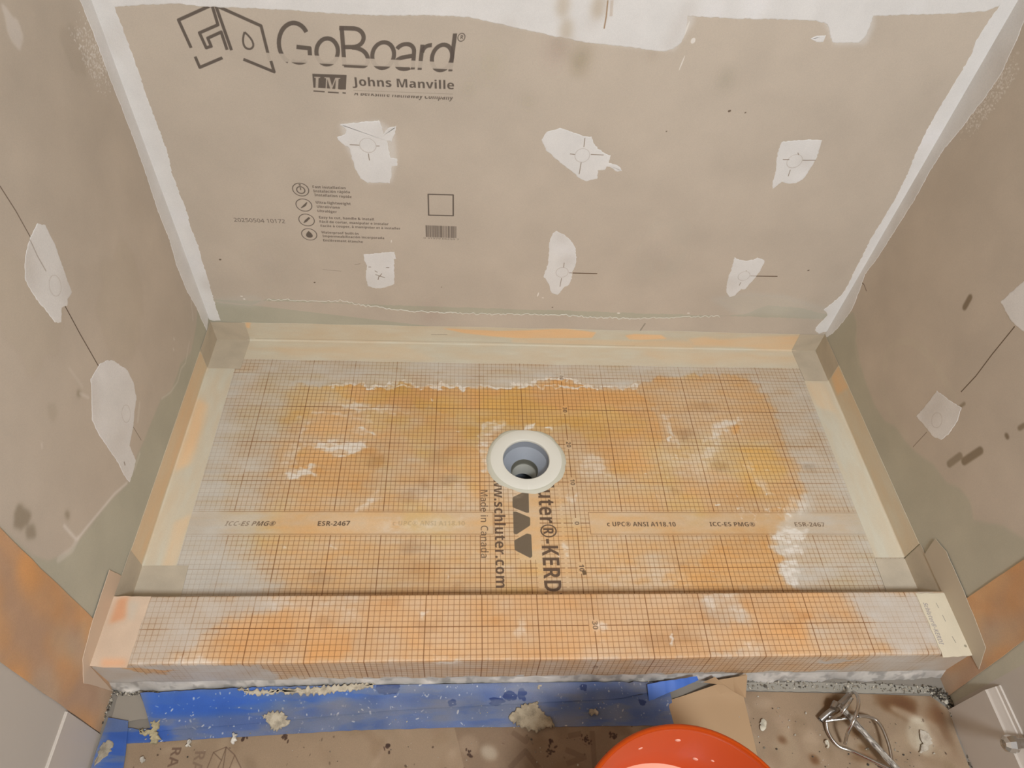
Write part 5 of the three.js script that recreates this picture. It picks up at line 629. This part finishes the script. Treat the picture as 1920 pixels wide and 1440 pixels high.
// ---------------------------------------------------------------- BUCKET
{
  const cx = 4.8, cz = 61.8, y0 = PAPER, y1 = 30.0, R = 15.3, t = thing('bucket', 'orange plastic bucket with milky water standing on the brown paper', 'bucket', [cx, y0, cz]);
  const lathe = (p, seg = 96) => { const g = new THREE.LatheGeometry(p.map((q) => new THREE.Vector2(...q)), seg); g.translate(cx, 0, cz); return g; };
  const orange = new THREE.MeshPhysicalMaterial({ color: new THREE.Color(0xbe460a), roughness: 0.48, specularIntensity: 0.35 });
  const rAt = (y) => 12.7 + (y - y0) / (y1 - y0) * 2.1;
  part(t, 'shell', lathe([[0.01, y0], [12.4, y0], [12.9, y0 + 0.3], [rAt(24) + 0.25, 24], [rAt(29.5) + 0.25, 29.5], [rAt(29.8), 29.8], [rAt(20), 20], [12.6, y0 + 0.6], [0.01, y0 + 0.6]]), orange);
  part(t, 'rim', lathe([[rAt(29) - 0.02, 28.6], [R - 0.1, 28.6], [R, 28.9], [R, 29.5], [R - 0.25, 29.9], [R - 0.6, 30.05], [rAt(30) + 0.1, 29.95], [rAt(29.6) - 0.15, 29.6], [rAt(29) - 0.02, 28.6]]), orange);
  for (const y of [22.5, 25.0]) part(t, 'reinforcing_rib', lathe([[rAt(y) + 0.2, y - 0.2], [R - 0.1, y - 0.2], [R - 0.1, y + 0.2], [rAt(y) + 0.2, y + 0.2]]), orange);
  part(t, 'water', lathe([[rAt(14.2) - 0.02, 14.2], [8, 14.22], [0.01, 14.22]]), new THREE.MeshPhysicalMaterial({ color: 0xe2a184, roughness: 0.12, clearcoat: 0.6 }));
  // handle lying against the near side
  const hd = []; for (let i = 0; i <= 16; i++) { const a = Math.PI * i / 16; hd.push([cx + Math.cos(a) * (R + 0.6), 23.8 - Math.sin(a) * 9, cz + 2 + Math.sin(a) * 14.5]); } { const h = part(t, 'handle', tube(hd, 0.22, 60, 8), M.steel); part(h, 'grip', tube(hd.slice(6, 11), 0.9, 24, 12), mat({ color: 0x1b1a19, roughness: 0.5 })); }
  // splashes on the inner wall
  const r = rng(61), dr = []; for (let i = 0; i < 9; i++) { const a = -Math.PI / 2 + (r() - 0.5) * 2.2, y = 17 + r() * 11, g = new THREE.SphereGeometry(0.12 + r() * r() * 0.5, 8, 6); g.scale(1, 1, 0.35); g.rotateY(-a + Math.PI / 2); g.translate(cx + Math.cos(a) * (rAt(y) - 0.02), y, cz + Math.sin(a) * (rAt(y) - 0.02)); dr.push(g); } part(t, 'splashes', join(dr), mat({ color: 0xdca08a, roughness: 0.6 }), { kind: 'stuff' });
}

// ---------------------------------------------------------------- WIRE WHISK
{
  const P = PAPER, t = thing('mixing_whisk', 'steel wire mixing whisk smeared with mortar on the stained board', 'mixing whisk', [56, P, 38]);
  const sm = new Surf(0, 20, 0, 4, 16, false); sm.fill('rgb(150,140,126)'); { const r = rng(71); for (let i = 0; i < 240; i++) { sm.g.fillStyle = r() > 0.5 ? 'rgba(206,198,186,0.7)' : 'rgba(84,74,66,0.6)'; sm.g.beginPath(); sm.g.ellipse(r() * 20, r() * 4, 0.1 + r() * 0.8, 0.05 + r() * 0.2, 0, 0, 7); sm.g.fill(); } }
  const dirty = mat({ map: sm.tex(), roughness: 0.7, metalness: 0.25 });
  part(t, 'shaft', tube([[43.95,0.2,36.56],[45.65,0.2,39.26],[48.04,0.3,43.11],[50.04,0.5,46.5],[54.19,1.2,54.19]], 0.55, 80, 10), dirty);
  part(t, 'hub', tube([[41.24,-2.9,38.19],[42.73,-2.4,37.27],[44.44,-1.9,36.35],[46.43,-1.8,35.12],[47.75,-2.2,34.19]], 0.55, 40, 10), M.steel);
  const wires = [[[47.64,-2,34.25],[48.07,-1,34.08],[47.7,0.6,35.29],[46.43,2,37.28],[44.5,2.6,39.69],[43.63,1,41.15],[44.08,-2.2,42.28]], [[42.22,-2.8,38.42],[42.14,-3.2,39.74],[42.59,-3.4,41.28],[43.54,-3.4,42.51],[45.23,-3,43.32],[47.26,-1.6,45.01],[49.5,-0.2,46.83]], [[47.38,-1,38.17],[49.3,-1.5,38.16],[50.96,-1.8,38.65],[51.42,-1.6,39.77],[51.42,-1.2,41.79],[51.09,-0.8,43.59],[50.01,0,46.72]], [[42.78,-2.2,38.05],[43,-0.6,38.29],[43.41,1.8,38.06],[44.6,2.2,36.96],[46.48,0.6,35.63]], [[42.02,-2.6,38.46],[43.26,-2.2,38.41],[44.69,-1.8,38.36],[45.95,-1.4,38.22],[47.38,-1,38.17]]];
  for (const w of wires) part(t, 'wire', tube(w, 0.3, 70, 8), M.chrome);
  part(t, 'hub_nut', (() => { const c = [[44.04,-1.4,36.3]][0], g = new THREE.CylinderGeometry(0.8, 0.8, 1.3, 6); g.rotateX(Math.PI / 2); g.rotateY(-0.7); g.translate(...c); return g; })(), M.steel);
}

// ---------------------------------------------------------------- DOOR STOP on the right wall
{
  const y = 12.3, z = 46.1, t = thing('door_stop', 'chrome door stop with a faceted knob above the right baseboard', 'door stop', [66, y - 1.4, z]);
  const lathe = (p, seg) => { const g = new THREE.LatheGeometry(p.map((q) => new THREE.Vector2(...q)), seg); g.rotateZ(Math.PI / 2); g.translate(XR, y, z); return g; };
  part(t, 'stem', lathe([[1.6, 0], [1.6, 0.3], [0.85, 0.5], [0.75, 3.4], [0.9, 3.6]], 24), M.chrome);
  const k = lathe([[0.9, 3.4], [1.25, 3.7], [1.4, 4.4], [1.2, 5.3], [0.7, 5.75], [0.01, 5.85]], 8).toNonIndexed(); k.computeVertexNormals();
  part(t, 'knob', k, M.chrome);
}

renderer.render(scene, camera);
